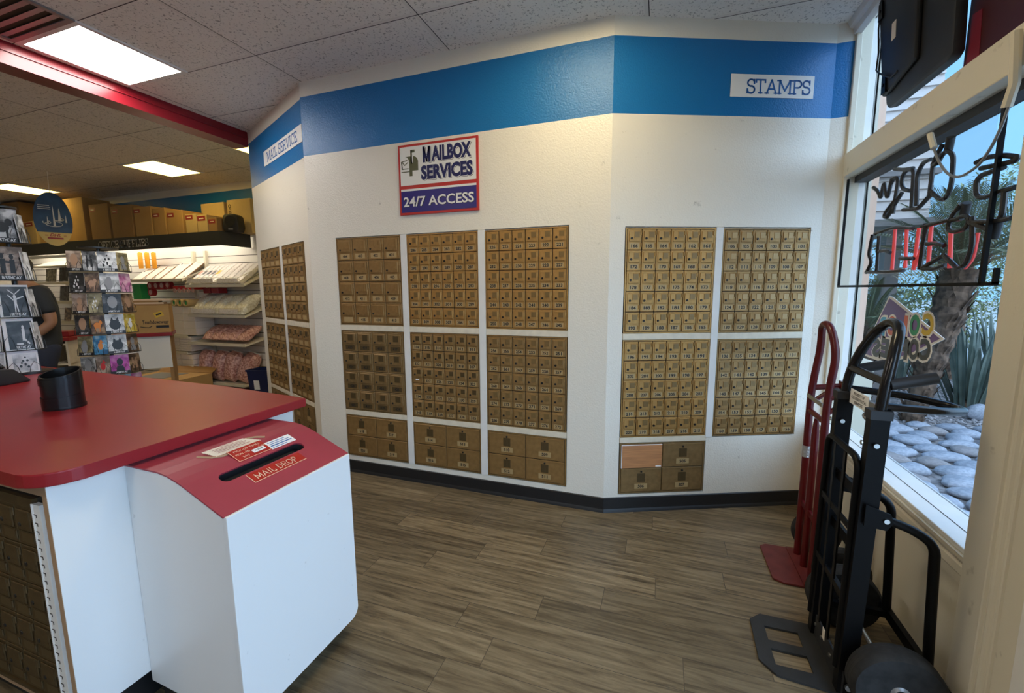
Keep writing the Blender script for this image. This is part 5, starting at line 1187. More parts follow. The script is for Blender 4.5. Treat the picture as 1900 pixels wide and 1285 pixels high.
MOT = {   # motif shapes in a unit card
 'animal': [ell(.45, .45, .26, .16), ell(.70, .60, .12, .11), [(.25, .1), (.32, .1), (.33, .4), (.26, .4)], [(.58, .1), (.65, .1), (.66, .4), (.58, .4)]],
 'pair': [ell(.32, .72, .07, .08), [(.24, .2), (.40, .2), (.42, .64), (.25, .64)], ell(.62, .70, .07, .08), [(.53, .2), (.70, .2), (.71, .62), (.55, .62)], [(.40, .52), (.56, .50), (.56, .57), (.40, .58)], [(.22, .78), (.42, .79), (.42, .81), (.22, .80)], [(.52, .76), (.72, .77), (.72, .79), (.52, .78)]],
 'dancer': [ell(.5, .66, .06, .07), [(.46, .40), (.55, .40), (.57, .60), (.44, .60)], [(.55, .56), (.84, .66), (.84, .70), (.55, .61)], [(.44, .58), (.28, .74), (.25, .72), (.43, .53)], [(.46, .42), (.51, .42), (.49, .14), (.45, .14)], [(.51, .42), (.56, .42), (.60, .16), (.56, .15)], [(.5, .72), (.25, .9), (.28, .92), (.52, .75)], [(.5, .72), (.75, .9), (.72, .92), (.49, .75)]],
 'runner': [ell(.62, .78, .05, .07), [(.55, .3), (.66, .3), (.68, .72), (.56, .72)], [(.55, .36), (.80, .16), (.84, .20), (.60, .44)], [(.30, .16), (.56, .16), (.56, .22), (.30, .22)]],
 'face': [ell(.5, .55, .26, .32)], 'head': [ell(.5, .62, .17, .2), [(.25, .1), (.75, .1), (.66, .42), (.34, .42)]],
 'bird': [ell(.48, .45, .18, .2), ell(.55, .68, .10, .1), [(.63, .68), (.75, .64), (.64, .62)]], 'seal': [ell(.42, .42, .22, .30), ell(.46, .66, .14, .14)],
 'cat': [ell(.5, .45, .30, .26), [(.26, .62), (.34, .86), (.44, .68)], [(.56, .68), (.66, .86), (.74, .62)]], 'flock': [ell(.3, .3, .06, .08), ell(.5, .4, .05, .09), ell(.62, .25, .06, .07), ell(.42, .6, .05, .07), ell(.6, .62, .06, .06), ell(.52, .8, .04, .05), ell(.35, .48, .05, .05)],
 'hill': [[(0, .25), (.2, .5), (.4, .4), (.7, .62), (1, .35), (1, .25)]], 'bars': [[(.1, .8), (.9, .8), (.9, .84), (.1, .84)], [(.1, .7), (.9, .7), (.9, .74), (.1, .74)], [(.1, .6), (.9, .6), (.9, .64), (.1, .64)], [(.1, .5), (.9, .5), (.9, .52), (.1, .52)]], 'none': []}
def card(label, mtx, w, h, ph, mot, mm, cap='BIRTHDAY', border=0.0, edge='paper', group='greeting cards'):
    b = MB(); b.box(-w/2, w/2, 0, 0.004, 0, h, 0)
    x0, x1, z0, z1 = -w/2+border, w/2-border*0.4, border*0.5, h-border
    b.face([(x0, -0.0006, z0), (x1, -0.0006, z0), (x1, -0.0006, z1), (x0, -0.0006, z1)], 1)
    ww, hh = x1-x0, z1-z0
    for i, sh in enumerate(MOT[mot]): b.face([(x0+ww*min(1, max(0, u)), -0.0011-0.00003*i, z0+hh*min(1, max(0, v))) for u, v in sh], 2)
    if cap:
        b.face([(x0, -0.0015, z0), (x1, -0.0015, z0), (x1, -0.0015, z0+hh*0.14), (x0, -0.0015, z0+hh*0.14)], 3)
        b.text(cap, ww*0.62, hh*0.095, (x0+ww*0.55, -0.0015, z0+hh*0.07), m=4, off=0.03, thick=0.0006)
    o = b.build('greeting_card', [edge, ph, mm, 'm_black', 'm_white']); tag(o, label, 'greeting card', group)
    o.matrix_world = mtx; return o
def rack(name, label, loc, rot, z0, z1, rad):
    t = thing(name, label, 'card rack', loc, rot)
    b = MB(); b.cyl((0, 0, 0.02), (0, 0, z1), 0.012, 12); b.build('pole', 'wire', t, True)
    b = MB(); b.lathe([(rad, 0), (rad, 0.012), (0.03, 0.022)], seg=28); b.build('base', 'wire', t, True)
    b = MB(); b.lathe([(rad*0.5, 0), (rad*0.5, 0.01)], (0, 0, z1), seg=24); b.build('top_disc', 'wire', t, True)
    return t
def pocket(parent, mloc, w, h):
    b = MB(); b.box(-w/2, w/2, -0.012, 0.012, -0.004, 0)
    b.tube([(-w/2, -0.012, 0), (-w/2, -0.012, h*0.3), (-w*0.32, -0.012, h*0.5), (-w*0.2, -0.012, h*0.28), (-w*0.14, -0.012, 0)], 0.0016, 5); b.tube([(w/2, -0.012, 0), (w/2, -0.012, h*0.3), (w*0.32, -0.012, h*0.5), (w*0.2, -0.012, h*0.28), (w*0.14, -0.012, 0)], 0.0016, 5)
    b.tube([(-w/2, -0.012, 0.0), (w/2, -0.012, 0.0)], 0.002, 5); b.box(-w/2, w/2, 0.008, 0.010, 0, h*0.8)
    o = b.build('pocket', 'wire', parent); o.matrix_local = mloc; return o
# rack on the counter
L1 = Matrix.Translation((-3.745, 1.475, 0.940)) @ Matrix.Rotation(R(68), 4, 'Z')
t1 = rack('card_spinner', 'black card spinner with large square cards standing on the red counter', (-3.745, 1.475, 0.940), R(68), 0, 1.00, 0.11)
rows1 = [0.795, 0.575, 0.352, 0.150, 0.012]
C1 = [('black-and-white card of animals, topmost on the left spinner, captioned BIRTHDAY', 'ph_bw', 'animal', 'm_black', 'BIRTHDAY', 0.0),
 ('sepia card of two men in hats, captioned BIRTHDAY, on the left spinner', 'ph_sepia', 'pair', 'm_black', 'BIRTHDAY', 0.0),
 ('dark card of a white dancer with spread arms, captioned BIRTHDAY', 'ph_dark', 'dancer', 'm_white', 'BIRTHDAY', 0.012),
 ('white-edged dark card of a pale leaning figure, captioned BIRTHDAY', 'ph_dark', 'runner', 'm_white', 'BIRTHDAY', 0.016),
 ('white-edged black-and-white card of scattered birds at the foot of the left spinner', 'ph_light', 'flock', 'm_black', None, 0.02)]
for i, (lab, ph, mo, mm, cap, bd) in enumerate(C1):
    h = 0.195 if i < 4 else 0.135
    loc = Matrix.Translation((-0.012, -0.085, rows1[i])) @ Matrix.Rotation(R(4), 4, 'Z') @ Matrix.Rotation(R(-5), 4, 'X')
    card(lab, L1 @ loc, 0.125, h, ph, mo, mm, cap, bd); pocket(t1, loc, 0.13, h)
for i, (lab, ph, mo, mm) in enumerate((('plain white card at the left frame edge, beside the dancer card', 'ph_light', 'none', 'm_grey'), ('white card with grey bars at the left frame edge', 'ph_light', 'bars', 'm_black'), ('pale blue card of a mountain ridge at the foot of the left spinner', 'ph_light', 'hill', 'm_grey'))):
    h = 0.195 if i < 2 else 0.135
    loc = Matrix.Translation((-0.138, -0.05, rows1[2+i])) @ Matrix.Rotation(R(-28), 4, 'Z') @ Matrix.Rotation(R(-5), 4, 'X')
    card(lab, L1 @ loc, 0.115, h, ph, mo, mm, None, 0.012); pocket(t1, loc, 0.12, h)
for i, (lab, ph) in enumerate((('grey card edge-on at the top right side of the left spinner', 'ph_bw'), ('striped card edge-on beside the two men in hats', 'ph_light'), ('silvery card edge-on beside the dancer card', 'ph_light'), ('pale blue card edge-on beside the leaning figure card', 'ph_light'))):
    loc = Matrix.Translation((0.066, -0.055, rows1[i])) @ Matrix.Rotation(R(66), 4, 'Z') @ Matrix.Rotation(R(-5), 4, 'X')
    card(lab, L1 @ loc, 0.07, 0.17, ph, 'none', 'm_grey', None, 0.0); pocket(t1, loc, 0.075, 0.17)
# floor spinner behind the counter
L2 = Matrix.Translation((-4.25, 2.17, 0)) @ Matrix.Rotation(R(63), 4, 'Z')
t2 = rack('card_spinner', 'tall card spinner standing on the floor behind the far counter edge', (-4.25, 2.17, 0), R(63), 0, 1.78, 0.24)
rows2 = [1.605, 1.440, 1.278, 1.112, 0.948, 0.783, 0.62]
cols2 = [(-0.145, -0.06, -24, 0.090, 0.150), (-0.058, -0.085, -10, 0.080, 0.150), (0.042, -0.095, 0, 0.112, 0.152), (0.138, -0.055, 45, 0.100, 0.150)]
D2 = [
 [('ph_sepia', 'face', 'm_tan', 'pale pink card of a smiling face'), ('ph_bw', 'pair', 'm_black', 'black-and-white card of leaves and figures'), ('ph_light', 'flock', 'm_black', 'black-and-white card of a crowd of figures'), ('ph_olive', 'head', 'm_grey', 'tan card of a standing grey animal')],
 [('ph_dark', 'flock', 'm_white', 'black card of a white spotted bunch'), ('ph_brown', 'animal', 'm_tan', 'brown card of a small animal'), ('ph_light', 'seal', 'm_grey', 'misty card of a grey seal-like head'), ('ph_pink', 'none', 'm_grey', 'plain pink card')],
 [('ph_sepia', 'head', 'm_tan', 'warm card of a seated person'), ('ph_olive', 'flock', 'm_white', 'olive card of pale flowers'), ('ph_dark', 'face', 'm_grey', 'dark card of a face with a cap'), ('ph_brown', 'face', 'm_tan', 'brown card of a long-haired face')],
 [('ph_dark', 'face', 'm_tan', 'black card of a face wearing glasses'), ('ph_brown', 'animal', 'm_orange', 'brown card of an orange monkey'), ('ph_light', 'cat', 'm_black', 'black-and-white card of a dark dog'), ('ph_yel', 'bird', 'm_white', 'yellow card of a white bird')],
 [('ph_olive', 'seal', 'm_grey', 'grey-green card of a grey cat'), ('ph_blue', 'bird', 'm_orange', 'blue card of an orange fish'), ('ph_light', 'cat', 'm_black', 'pinkish white card of a fluffy black cat'), ('ph_brown', 'head', 'm_grey', 'brown card of an old man')],
 [('ph_bw', 'face', 'm_grey', 'black-and-white card of an elephant'), ('ph_sepia', 'bird', 'm_red', 'beige card of a small red bird'), ('ph_magenta', 'head', 'm_black', 'magenta card of a black robed figure'), ('ph_brown', 'pair', 'm_tan', 'dark brown card of two people')],
 [('ph_blue', 'none', 'm_grey', 'pale blue card'), ('ph_yel', 'none', 'm_grey', 'orange card'), ('ph_blue', 'none', 'm_white', 'blue and white card'), ('ph_pink', 'none', 'm_grey', 'mauve card')]]
rowname = ['top row', 'second row', 'third row', 'fourth row', 'fifth row', 'sixth row', 'lowest row']
edges = ['paper', 'ph_yel', 'paper', 'paper']
for r in range(7):
    for c in range(4):
        ph, mo, mm, ds = D2[r][c]; u, v, yaw, w, h = cols2[c]
        loc = Matrix.Translation((u, v, rows2[r])) @ Matrix.Rotation(R(yaw), 4, 'Z') @ Matrix.Rotation(R(-4), 4, 'X')
        card(f'{ds} in the {rowname[r]} of the floor spinner', L2 @ loc, w, h, ph, mo, mm, 'A BIRTHDAY' if c in (0, 2) and r < 6 else None, 0.0, 'paper' if (r+c) % 3 else ('m_orange' if r == 2 and c == 3 else 'lab_yel'), 'greeting cards on the floor spinner')
        pocket(t2, loc, w+0.006, h)
# prints on the far left shelves
for x, z, w, h, ph, lab in ((-9.72, 1.625, 0.30, 0.22, 'ph_olive', 'olive landscape print on the upper far-left shelf'), (-9.36, 1.625, 0.26, 0.23, 'ph_dark', 'dark portrait print on the upper far-left shelf'), (-9.42, 1.305, 0.26, 0.24, 'ph_dark', 'dark print of a pale tower on the middle far-left shelf'), (-9.12, 1.305, 0.2, 0.22, 'ph_sepia', 'beige print on the middle far-left shelf'), (-9.40, 0.972, 0.2, 0.22, 'ph_brown', 'brown print on the lower far-left shelf'), (-9.14, 0.972, 0.2, 0.22, 'ph_bw', 'grey print on the lower far-left shelf')):
    card(lab, Matrix.Translation((x, 4.26, z)) @ Matrix.Rotation(R(-8), 4, 'X'), w, h, ph, 'head' if 'portrait' in lab else 'none', 'm_black', None, 0.0, 'paper', 'prints on the far-left shelves')
o = card('yellow card standing on the red cubby counter', Matrix.Translation((-6.33, 2.68, 1.021)) @ Matrix.Rotation(R(55), 4, 'Z') @ Matrix.Rotation(R(-8), 4, 'X'), 0.15, 0.13, 'ph_yel', 'face', 'lab_yel', None, 0.01)

# ================================================================ HANGING OVAL SIGN
t = thing('hanging_sign', 'egg-shaped navy and yellow sign with white towers hanging from the ceiling', 'sign', (-7.42, 3.36, 2.04), R(65.6))
def egg(k=1.0, n=48):
    pts = []
    for i in range(n):
        a = 2*PI*i/n; s_ = math.sin(a); c_ = math.cos(a)
        rx = 0.245*(1+0.10*s_) if s_ > 0 else 0.245*(1-0.0*s_)
        pts.append((k*0.172*c_*(1-0.05*s_), 0.335+k*0.335*s_))
    return pts
E_ = egg()
M['dhlnavy'] = mat('deep_sea_blue', (0.008, 0.028, 0.085), 0.3, col2=(0.02, 0.075, 0.18), vscale=6); M['dhlyel'] = mat('pale_yellow', (0.80, 0.60, 0.20), 0.45); M['dhlred'] = mat('logo_red', (0.42, 0.02, 0.015), 0.4)
b = MB(); b.prism(E_, 0.0, 0.006, 'y'); b.build('board', 'dhlnavy', t)
zy = 0.185
b = MB(); b.face([(x, -0.001, z) for x, z in [p for p in E_ if p[1] <= zy+0.02]], 0); b.build('yellow_field', 'dhlyel', t)
b = MB(); b.text('DHL', 0.10, 0.038, (0, -0.001, 0.135), m=0, off=0.03, thick=0.001, slant=0.35); b.box(-0.07, 0.07, -0.0022, -0.001, 0.085, 0.105)
for k in range(2): b.box(-0.09, -0.062, -0.0022, -0.001, 0.121+k*0.010, 0.125+k*0.010); b.box(0.075, 0.10, -0.0022, -0.001, 0.121+k*0.010, 0.125+k*0.010)
b.build('logo', 'dhlred', t)
b = MB()
def ff(pts): b.face([(x, -0.0012, z) for x, z in pts])
for (x, z, w, h) in ((-0.05, 0.27, 0.018, 0.10), (0.008, 0.25, 0.022, 0.27), (0.06, 0.32, 0.032, 0.16), (0.115, 0.30, 0.016, 0.10)):
    ff([(x-w/2, z), (x+w/2, z), (x+w*0.28, z+h*0.45), (x+w*0.18, z+h*0.8), (x, z+h), (x-w*0.18, z+h*0.8), (x-w*0.28, z+h*0.45)])
for cx, cz, rx, rz in ((0.003, 0.275, 0.075, 0.032), (-0.06, 0.292, 0.035, 0.018), (0.05, 0.335, 0.045, 0.018)):
    b.ribbon([(cx+rx*math.cos(R(a)), cz+rz*math.sin(R(a))) for a in range(150, 450, 15)], 0.008, (0, 0, 0), (1, 0, 0), (0, 0, 1), 1, 0, 0.0012)
for k, w in enumerate((0.14, 0.15, 0.15)): b.ribbon([(-0.12, 0.50-0.022*k), (-0.12+w*0.7, 0.502-0.022*k)], 0.009, (0, 0, 0), (1, 0, 0), (0, 0, 1), 1, 0, 0.0012)
b.build('city_print', 'm_white', t)
b = MB(); b.tube([(0, 0.003, 0.665), (0.005, 0.003, HC-2.04)], 0.0025, 5); b.build('string', 'paper', t)

# ================================================================ PERSON
def skin_mesh(name, pts, edges, rad, mt, parent, loc=None, sub=2):
    me = bpy.data.meshes.new(name); me.from_pydata([tuple(p) for p in pts], edges, []); me.update()
    ob = bpy.data.objects.new(name, me); COL.objects.link(ob)
    ob.modifiers.new('skin', 'SKIN'); 
    for i, r_ in enumerate(rad):
        me.skin_vertices[0].data[i].radius = (r_, r_) if not isinstance(r_, tuple) else r_
        me.skin_vertices[0].data[i].use_root = (i == 0)
    sb = ob.modifiers.new('sub', 'SUBSURF'); sb.levels = sub; sb.render_levels = sub
    dg = bpy.context.evaluated_depsgraph_get(); dg.update()
    m2 = bpy.data.meshes.new_from_object(ob.evaluated_get(dg)); bpy.data.objects.remove(ob); bpy.data.meshes.remove(me)
    m2.name = name; m2.materials.append(M[mt]); m2.polygons.foreach_set('use_smooth', [True]*len(m2.polygons))
    o = link(name, m2, parent, loc); return o
t = thing('person', 'person in a charcoal T-shirt and dark jeans bowing behind the card spinners', 'person', (-5.36, 2.21, 0), R(67))
# faces -x, right arm on the viewer's side (-y)
P_ = [(0, 0, 0.98), (0.02, 0, 1.12), (0.035, 0, 1.26), (0.02, 0, 1.40), (-0.02, 0, 1.49), (-0.045, 0, 1.55), (-0.075, 0, 1.63), (-0.10, 0, 1.70), (-0.095, 0, 1.76)]
Rr = [(0.15, 0.12), (0.13, 0.11), (0.14, 0.12), (0.15, 0.12), 0.075, 0.055, 0.085, 0.09, 0.06]
Ed = [(i, i+1) for i in range(8)]
def add(p, r_, to): P_.append(p); Rr.append(r_); Ed.append((to, len(P_)-1)); return len(P_)-1
hands = []
for s_ in (-1, 1):
    a = add((0.03, 0.17*s_, 1.42), 0.068, 3); e1 = add((0.075, 0.205*s_, 1.30), 0.055, a); e2 = add((0.095, 0.215*s_, 1.17), 0.045, e1); e3 = add((0.0, 0.205*s_, 1.085), 0.040, e2); w = add((-0.10, 0.185*s_, 1.01), 0.028, e3)
    pm = add((-0.155, 0.178*s_, 0.985), (0.034, 0.018), w); pe = add((-0.19, 0.175*s_, 0.965), (0.036, 0.016), pm)
    for k, (dy, ln) in enumerate(((-0.028, 0.062), (-0.010, 0.072), (0.009, 0.068), (0.027, 0.052))):
        f1 = add((-0.215, 0.175*s_+dy, 0.945), 0.010, pe); f2 = add((-0.215-ln*0.4, 0.175*s_+dy*1.05, 0.945-ln*0.45), 0.009, f1); add((-0.215-ln*0.55, 0.175*s_+dy*1.05, 0.945-ln*0.95), 0.007, f2)
    th = add((-0.165, 0.175*s_-0.038*s_, 0.962), 0.012, pm); add((-0.20, 0.175*s_-0.05*s_, 0.93), 0.009, th)
for s_ in (-1, 1):
    hp = add((0.0, 0.09*s_, 0.92), 0.095, 0); k1 = add((-0.02, 0.095*s_, 0.70), 0.078, hp); k2 = add((-0.035, 0.1*s_, 0.50), 0.056, k1); cf = add((0.0, 0.1*s_, 0.33), 0.055, k2); an = add((0.02, 0.1*s_, 0.09), 0.036, cf); ft = add((-0.08, 0.105*s_, 0.045), 0.038, an); add((-0.17, 0.11*s_, 0.035), 0.03, ft)
bo = skin_mesh('body', P_, Ed, Rr, 'skin', t)
# head details: nose, ears, hair
b = MB(); b.ball((-0.185, 0, 1.675), (0.02, 0.014, 0.022), 10)
for s_ in (-1, 1): b.ball((-0.085, 0.088*s_, 1.685), (0.022, 0.010, 0.032), 10)
b.build('nose_and_ears', 'skin', t, True)
b = MB()
for s_ in (-1, 1): b.ball((-0.168, 0.032*s_, 1.705), (0.012, 0.014, 0.008), 8)
b.build('eyes', 'm_black', t, True)
b = MB(); b.ball((-0.172, 0, 1.635), (0.008, 0.024, 0.006), 8); b.build('mouth', 'm_red', t, True)
b = MB(); b.ball((-0.078, 0, 1.735), (0.098, 0.096, 0.085), 18); b.ball((-0.035, 0, 1.685), (0.07, 0.088, 0.08), 16); b.build('hair', 'hair', t, True)
sp = [(0, 0, 0.90), (0.01, 0, 1.02), (0.02, 0, 1.12), (0.035, 0, 1.26), (0.02, 0, 1.40), (-0.015, 0, 1.475)]; sr = [(0.20, 0.165), (0.185, 0.155), (0.165, 0.14), (0.16, 0.14), (0.165, 0.135), 0.085]; se = [(i, i+1) for i in range(5)]
for s_ in (-1, 1):
    n0 = len(sp); sp += [(0.03, 0.175*s_, 1.43), (0.072, 0.208*s_, 1.31), (0.085, 0.214*s_, 1.245)]; sr += [0.085, 0.075, 0.074]; se += [(4, n0), (n0, n0+1), (n0+1, n0+2)]
skin_mesh('t_shirt', sp, se, sr, 'shirt', t)
jp = [(0, 0, 1.04), (0, 0, 0.92)]; jr = [(0.180, 0.148), (0.185, 0.15)]; je = [(0, 1)]
for s_ in (-1, 1):
    n0 = len(jp); jp += [(0.0, 0.09*s_, 0.86), (-0.02, 0.097*s_, 0.68), (-0.035, 0.1*s_, 0.50), (0.0, 0.1*s_, 0.30), (0.015, 0.1*s_, 0.10)]; jr += [0.118, 0.10, 0.078, 0.072, 0.066]; je += [(1, n0)]+[(n0+i, n0+i+1) for i in range(4)]
skin_mesh('jeans', jp, je, jr, 'jeans', t)
for s_ in (-1, 1):
    b = MB(); b.prism([(-0.23, 0.0), (0.075, 0.0), (0.075, 0.08), (-0.03, 0.09), (-0.16, 0.06), (-0.23, 0.03)], 0.06*s_-0.0 if s_ > 0 else -0.15, 0.15 if s_ > 0 else -0.06, 'y', bev=0.012); b.build('shoe', 'blackm', t, True)
b = MB(); b.lathe([(0.036, -0.012), (0.042, -0.010), (0.042, 0.010), (0.036, 0.012)], (-0.085, -0.188, 1.022), 'x', 20, closed=True); b.build('wristwatch', 'steel', t, True)
# ================================================================ OUTSIDE
M['paving'] = mat('outdoor_concrete', (0.52, 0.50, 0.47), 0.8, var=0.08, vscale=2, bump=0.3, bscale=40)
M['gravel'] = mat('gravel_bed', (0.14, 0.12, 0.115), 0.9, col2=(0.34, 0.30, 0.29), vscale=26, bump=1.0, bscale=30, detail=2)
M['pebble'] = mat('pebble', (0.36, 0.32, 0.31), 0.8, var=0.3, vscale=9)
M['cobble'] = mat('river_stone', (0.26, 0.265, 0.30), 0.55, col2=(0.40, 0.40, 0.43), vscale=5, bump=0.15, bscale=30)
M['cobble2'] = mat('warm_river_stone', (0.28, 0.24, 0.23), 0.6, var=0.15, vscale=5, bump=0.15, bscale=30)
M['bark'] = mat('palm_bark', (0.045, 0.026, 0.016), 0.9, col2=(0.20, 0.12, 0.075), vscale=14, bump=1.0, bscale=18)
M['frond'] = mat('palm_frond', (0.15, 0.165, 0.085), 0.55, var=0.3, vscale=4); M['frond2'] = mat('dry_frond', (0.26, 0.20, 0.10), 0.7)
M['agave'] = mat('sword_leaf', (0.07, 0.10, 0.075), 0.45, col2=(0.20, 0.235, 0.19), vscale=3)
M['leaf'] = mat('bright_leaf', (0.22, 0.26, 0.10), 0.6, col2=(0.46, 0.46, 0.24), vscale=3)
M['stucco'] = mat('beige_stucco', (0.74, 0.50, 0.37), 0.8, bump=0.2, bscale=60); M['stucco2'] = mat('pale_pedestal', (0.60, 0.54, 0.42), 0.7)
M['siding'] = mat('grey_siding', (0.62, 0.52, 0.46), 0.7); M['eave'] = mat('dark_eave', (0.24, 0.20, 0.18), 0.7)
b = MB(); b.box(1.13, 40, -30, 60, -0.14, -0.04); struct(b.build('ground', 'paving'))
b = MB(); b.box(1.36, 5.2, 3.0, 5.55, -0.05, -0.025); struct(b.build('planting_bed', 'gravel'))
def gz(x, y): return 0.015*math.sin(3*x+1)*math.sin(2.3*y)
b = MB(); b.grid(lambda u, v: (1.6+6*u, 5.45+4.5*v, -0.02+gz(1.6+6*u, 5.45+4.5*v)), 30, 24, 0); o = struct(b.build('gravel_ground', 'gravel'))
rnd = random.Random(3)
b = MB()
ico = bmesh.new(); bmesh.ops.create_icosphere(ico, subdivisions=1, radius=1); IV = [v.co.copy() for v in ico.verts]; IF = [[v.index for v in f.verts] for f in ico.faces]; ico.free()
for i in range(1500):
    y = 5.3+3.2*rnd.random()**1.3; x = y*(0.33+0.30*rnd.random()); r_ = rnd.uniform(0.012, 0.03); a = rnd.random()*6.28
    vs = [b._v((x+r_*(v.x*math.cos(a)-v.y*math.sin(a)*0.7), y+r_*(v.x*math.sin(a)+v.y*math.cos(a)*0.7), gz(x, y)-0.012+r_*0.6*v.z)) for v in IV]
    for f in IF: b.bm.faces.new([vs[k] for k in f])
o = b.build('gravel', 'pebble'); tag(o, 'grey gravel spread between the stones and the plants outside', 'gravel', None, 'stuff')
# river stones, each one its own
def stone_mesh(seed):
    r2 = random.Random(seed); b = MB(); vs = b.ball((0, 0, 0), (1, 1, 1), 16)
    k = [r2.uniform(-0.14, 0.14) for _ in range(4)]
    for v in vs:
        c = v.co; a = math.atan2(c.y, c.x); f = 1+k[0]*math.cos(2*a)+k[1]*math.sin(2*a)+k[2]*math.cos(3*a)+k[3]*math.sin(3*a)
        v.co = (c.x*f, c.y*f, c.z)
    o = b.build('river_stone', 'cobble' if seed % 4 else 'cobble2', None, True); d = o.data; bpy.data.objects.remove(o); return d
SM = [stone_mesh(i) for i in range(7)]
y = 3.14; row = 0
while y < 5.6:
    w = rnd.uniform(0.12, 0.185); x = 0.34*y-0.2+(row % 2)*0.12
    while x < 0.585*y+0.3:
        if x-w > 1.34:
            o = link('river_stone', SM[rnd.randrange(7)], None, (x, y+rnd.uniform(-0.008, 0.008), 0.0)); o.scale = (w*0.86, rnd.uniform(0.090, 0.098), rnd.uniform(0.04, 0.055)); o.rotation_euler = (rnd.uniform(-0.1, 0.1), rnd.uniform(-0.08, 0.08), rnd.uniform(-0.12, 0.12))
            tag(o, 'smooth grey river stone in the stone bed outside the window', 'river stone', 'river stones outside the window')
        w2 = rnd.uniform(0.12, 0.185); x += w+w2; w = w2
    y += 0.198; row += 1
o = link('garden_rock', SM[2], None, (3.40, 6.10, 0.05)); o.scale = (0.10, 0.09, 0.10); tag(o, 'rounded rock at the foot of the sword-leaved plant outside', 'rock')

# palm
def blade(b, p0, d, up, L, w, bend, m=0, n=7, fold=0.25):
    p0 = Vector(p0); d = Vector(d).normalized(); up = Vector(up); s_ = d.cross(up).normalized(); u2 = s_.cross(d).normalized()
    rows = []
    for i in range(n):
        t_ = i/(n-1); c = p0 + d*L*t_ - Vector((0, 0, 1))*bend*L*t_*t_; ww = w*(0.55+0.9*t_)*(1-t_**3)+0.0008
        rows.append((b._v(c - s_*ww), b._v(c + u2*(-ww*fold)), b._v(c + s_*ww)))
    for A, B in zip(rows[:-1], rows[1:]):
        for k in (0, 1):
            f = b.bm.faces.new([A[k], A[k+1], B[k+1], B[k]]); f.material_index = m
def palm(label, base, top, r0, r1, nf, L, seed, cat='palm'):
    r2 = random.Random(seed); base, top = Vector(base), Vector(top); t = thing('palm', label, cat, base)
    b = MB(); n = 22; pts, rs = [], []
    for i in range(n):
        k = i/(n-1); pts.append((top-base)*k + Vector((0.05*math.sin(k*3), 0, 0))*k*(1-k)); rs.append((r0+(r1-r0)*k)*(1.08 if i % 2 else 0.94))
    b.tube(pts, rs, 14); 
    for i in range(90):
        k = r2.random(); a = r2.random()*6.28; c = (top-base)*k; r_ = (r0+(r1-r0)*k)*0.95; dd = Vector((math.cos(a), math.sin(a), 0))
        blade(b, c+dd*r_, dd*0.5+Vector((0, 0, 0.9)), dd, 0.10+0.08*k, 0.028, 0.0, 0, 4)
    b.build('trunk', 'bark', t)
    for i in range(nf):
        a = 2*PI*i*0.381966; el = R(84-66*(i/nf)+r2.uniform(-8, 8)); d = Vector((math.cos(a)*math.cos(el), math.sin(a)*math.cos(el), math.sin(el)))
        b = MB(); ln = L*r2.uniform(0.8, 1.1); spine = []
        for k in range(9):
            q = k/8; spine.append((top-base) + d*ln*q - Vector((0, 0, 1))*ln*0.30*q*q)
        b.tube(spine, [0.012*(1-0.9*k/8) for k in range(9)], 5)
        for k in range(26):
            q = 0.18+0.8*k/25; j = min(7, int(q*8)); f = q*8-j; c = spine[j].lerp(spine[j+1], f); tg = (spine[j+1]-spine[j]).normalized()
            sd_ = tg.cross(Vector((0, 0, 1))); sd_ = sd_.normalized() if sd_.length > 0.01 else Vector((1, 0, 0))
            for s_ in (-1, 1): blade(b, c, sd_*s_*0.75+tg*0.65+Vector((0, 0, 0.15)), Vector((0, 0, 1)), ln*0.30*(1-abs(q-0.55)*0.9), 0.0055, 0.3, 0, 4)
        b.build('frond', 'frond' if i < nf*0.85 else 'frond2', t)
    return t
palm('shaggy palm with a leaning trunk rising from the gravel outside the window', (2.62, 5.72, -0.03), (2.95, 5.85, 1.62), 0.09, 0.155, 34, 1.15, 5)
palm('farther palm with tall thin fronds seen through the neon sign', (4.35, 8.7, -0.03), (4.35, 8.7, 1.9), 0.14, 0.17, 30, 1.5, 9)
palm('palm at the left edge of the window view beside the beige column', (2.22, 5.95, -0.03), (2.22, 5.95, 0.95), 0.08, 0.10, 24, 0.75, 13)
# sword-leaved plants
def swords(label, base, n, L, w, seed):
    r2 = random.Random(seed); t = thing('sword_plant', label, 'plant', base)
    for i in range(n):
        a = r2.random()*6.28; rr = r2.uniform(0, 0.22); tilt = r2.uniform(0.05, 0.42); d = Vector((math.cos(a)*tilt, math.sin(a)*tilt, 1))
        b = MB(); blade(b, (math.cos(a)*rr, math.sin(a)*rr, -0.02), d, Vector((math.cos(a), math.sin(a), 0)), L*r2.uniform(0.65, 1.1), w*r2.uniform(0.7, 1.1), 0.10, 0, 9, 0.45); b.build('leaf', 'agave', t)
    b = MB(); b.ball((0, 0, 0.03), (0.2, 0.2, 0.1), 10); b.build('root_clump', 'bark', t, True)
swords('dark sword-leaved plant beside the palm trunk outside the window', (3.52, 6.50, -0.02), 48, 1.2, 0.034, 21)
swords('second sword-leaved plant farther right near the window post', (4.30, 7.3, -0.02), 34, 1.35, 0.034, 22)
swords('low sword-leaved plant behind the palm trunk', (3.3, 7.6, -0.02), 26, 1.0, 0.04, 23)
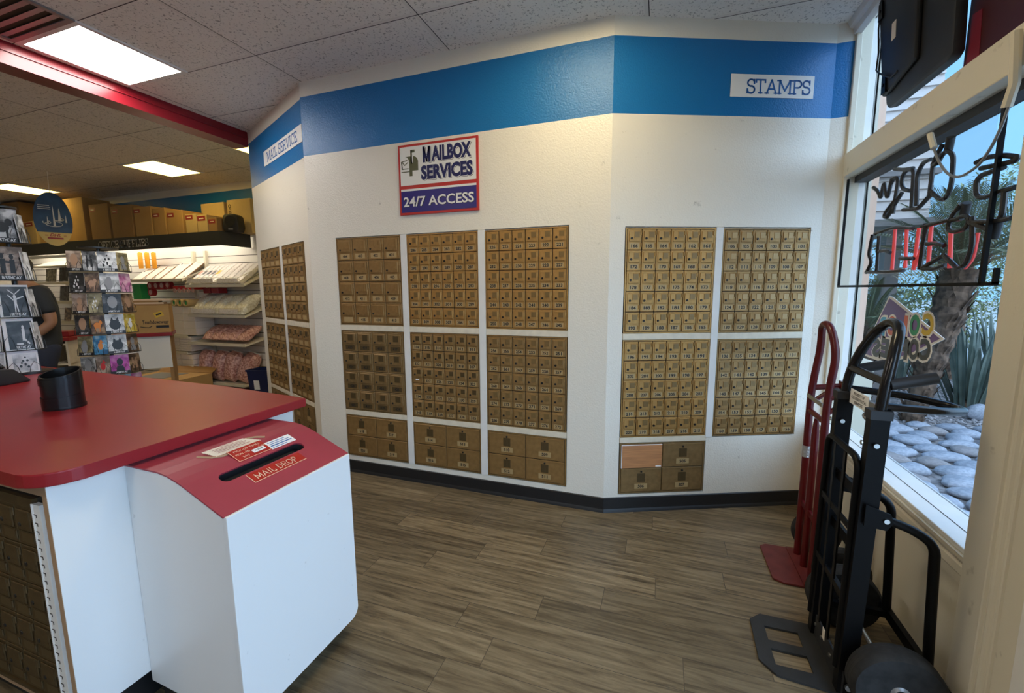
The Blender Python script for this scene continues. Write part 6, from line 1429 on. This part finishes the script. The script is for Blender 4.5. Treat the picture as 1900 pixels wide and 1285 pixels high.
def bush(label, c, rad, n, ls, seed, mats='leaf', trunk=None):
    r2 = random.Random(seed); t = thing('tree', label, 'tree', (c[0], c[1], -0.04)); cz = c[2]+0.04
    b = MB()
    for i in range(n):
        v = Vector((r2.gauss(0, 1), r2.gauss(0, 1), r2.gauss(0, 1))).normalized()*(r2.random()**0.35); p = Vector((v.x*rad[0], v.y*rad[1], cz+v.z*rad[2]))
        d = Vector((r2.gauss(0, 1), r2.gauss(0, 1), r2.gauss(0, 0.7))).normalized(); blade(b, p, d, Vector((0.1, 0.2, 1)), ls*r2.uniform(0.6, 1.3), ls*0.22, 0.2, 0, 3)
    b.build('foliage', mats, t)
    b = MB(); b.tube([(0, 0, 0), (0.05, 0, cz*0.5), (0, 0.05, cz)], [0.12, 0.09, 0.04], 8); b.build('trunk', 'bark', t)
bush('sunny leafy tree at the right end of the window view', (6.4, 11.0, 2.3), (1.6, 1.5, 1.6), 6500, 0.085, 31)
bush('dark leafy tree far behind the palms', (6.2, 15.2, 1.5), (3.4, 1.2, 1.3), 4500, 0.11, 32, 'frond')
bush('leafy shrub behind the sword-leaved plants', (4.9, 10.9, 0.7), (1.1, 0.8, 0.9), 3500, 0.10, 33, 'leaf')
bush('green shrub behind the COLOR COPIES sticker', (3.75, 11.0, 1.0), (0.9, 0.8, 1.0), 2200, 0.10, 34, 'frond')
# exterior column beside the window and the neighbouring porch
t = thing('exterior_column', 'beige stucco column on a pale pedestal just outside the window', 'column', (1.27, 3.62, -0.04))
b = MB(); b.box(-0.115, 0.0, -0.19, 0.2, 1.0, 3.4); b.box(-0.115, -0.03, -0.205, -0.19, 1.0, 3.4); b.build('shaft', 'stucco', t)
b = MB(); b.box(-0.115, 0.055, -0.25, 0.24, 0, 1.0); b.build('pedestal', 'stucco2', t)
t = thing('porch_building', 'grey neighbouring porch with lap siding and eaves seen through the neon sign', 'building', (2.3, 6.6, -0.04))
b = MB(); b.box(-1.3, 0.66, 0.0, 3.0, 2.30, 4.6)
for i in range(20): b.prism([(-0.03, 2.30+i*0.115), (0, 2.30+i*0.115+0.115), (0, 2.30+i*0.115)], -1.3, 0.66, 'x')
b.build('sided_wall', 'siding', t)
b = MB(); b.box(-1.4, 0.74, -0.12, 3.1, 2.22, 2.30); b.box(-1.35, 0.70, -0.10, 3.05, 2.80, 2.86); b.build('eave', 'eave', t)
b = MB(); b.box(0.30, 0.46, 0.05, 0.2, 0, 2.22); b.build('post', 'eave', t)
b = MB(); b.box(-1.3, 0.5, 2.2, 2.4, 0, 2.22); b.build('back_wall', 'stucco2', t)
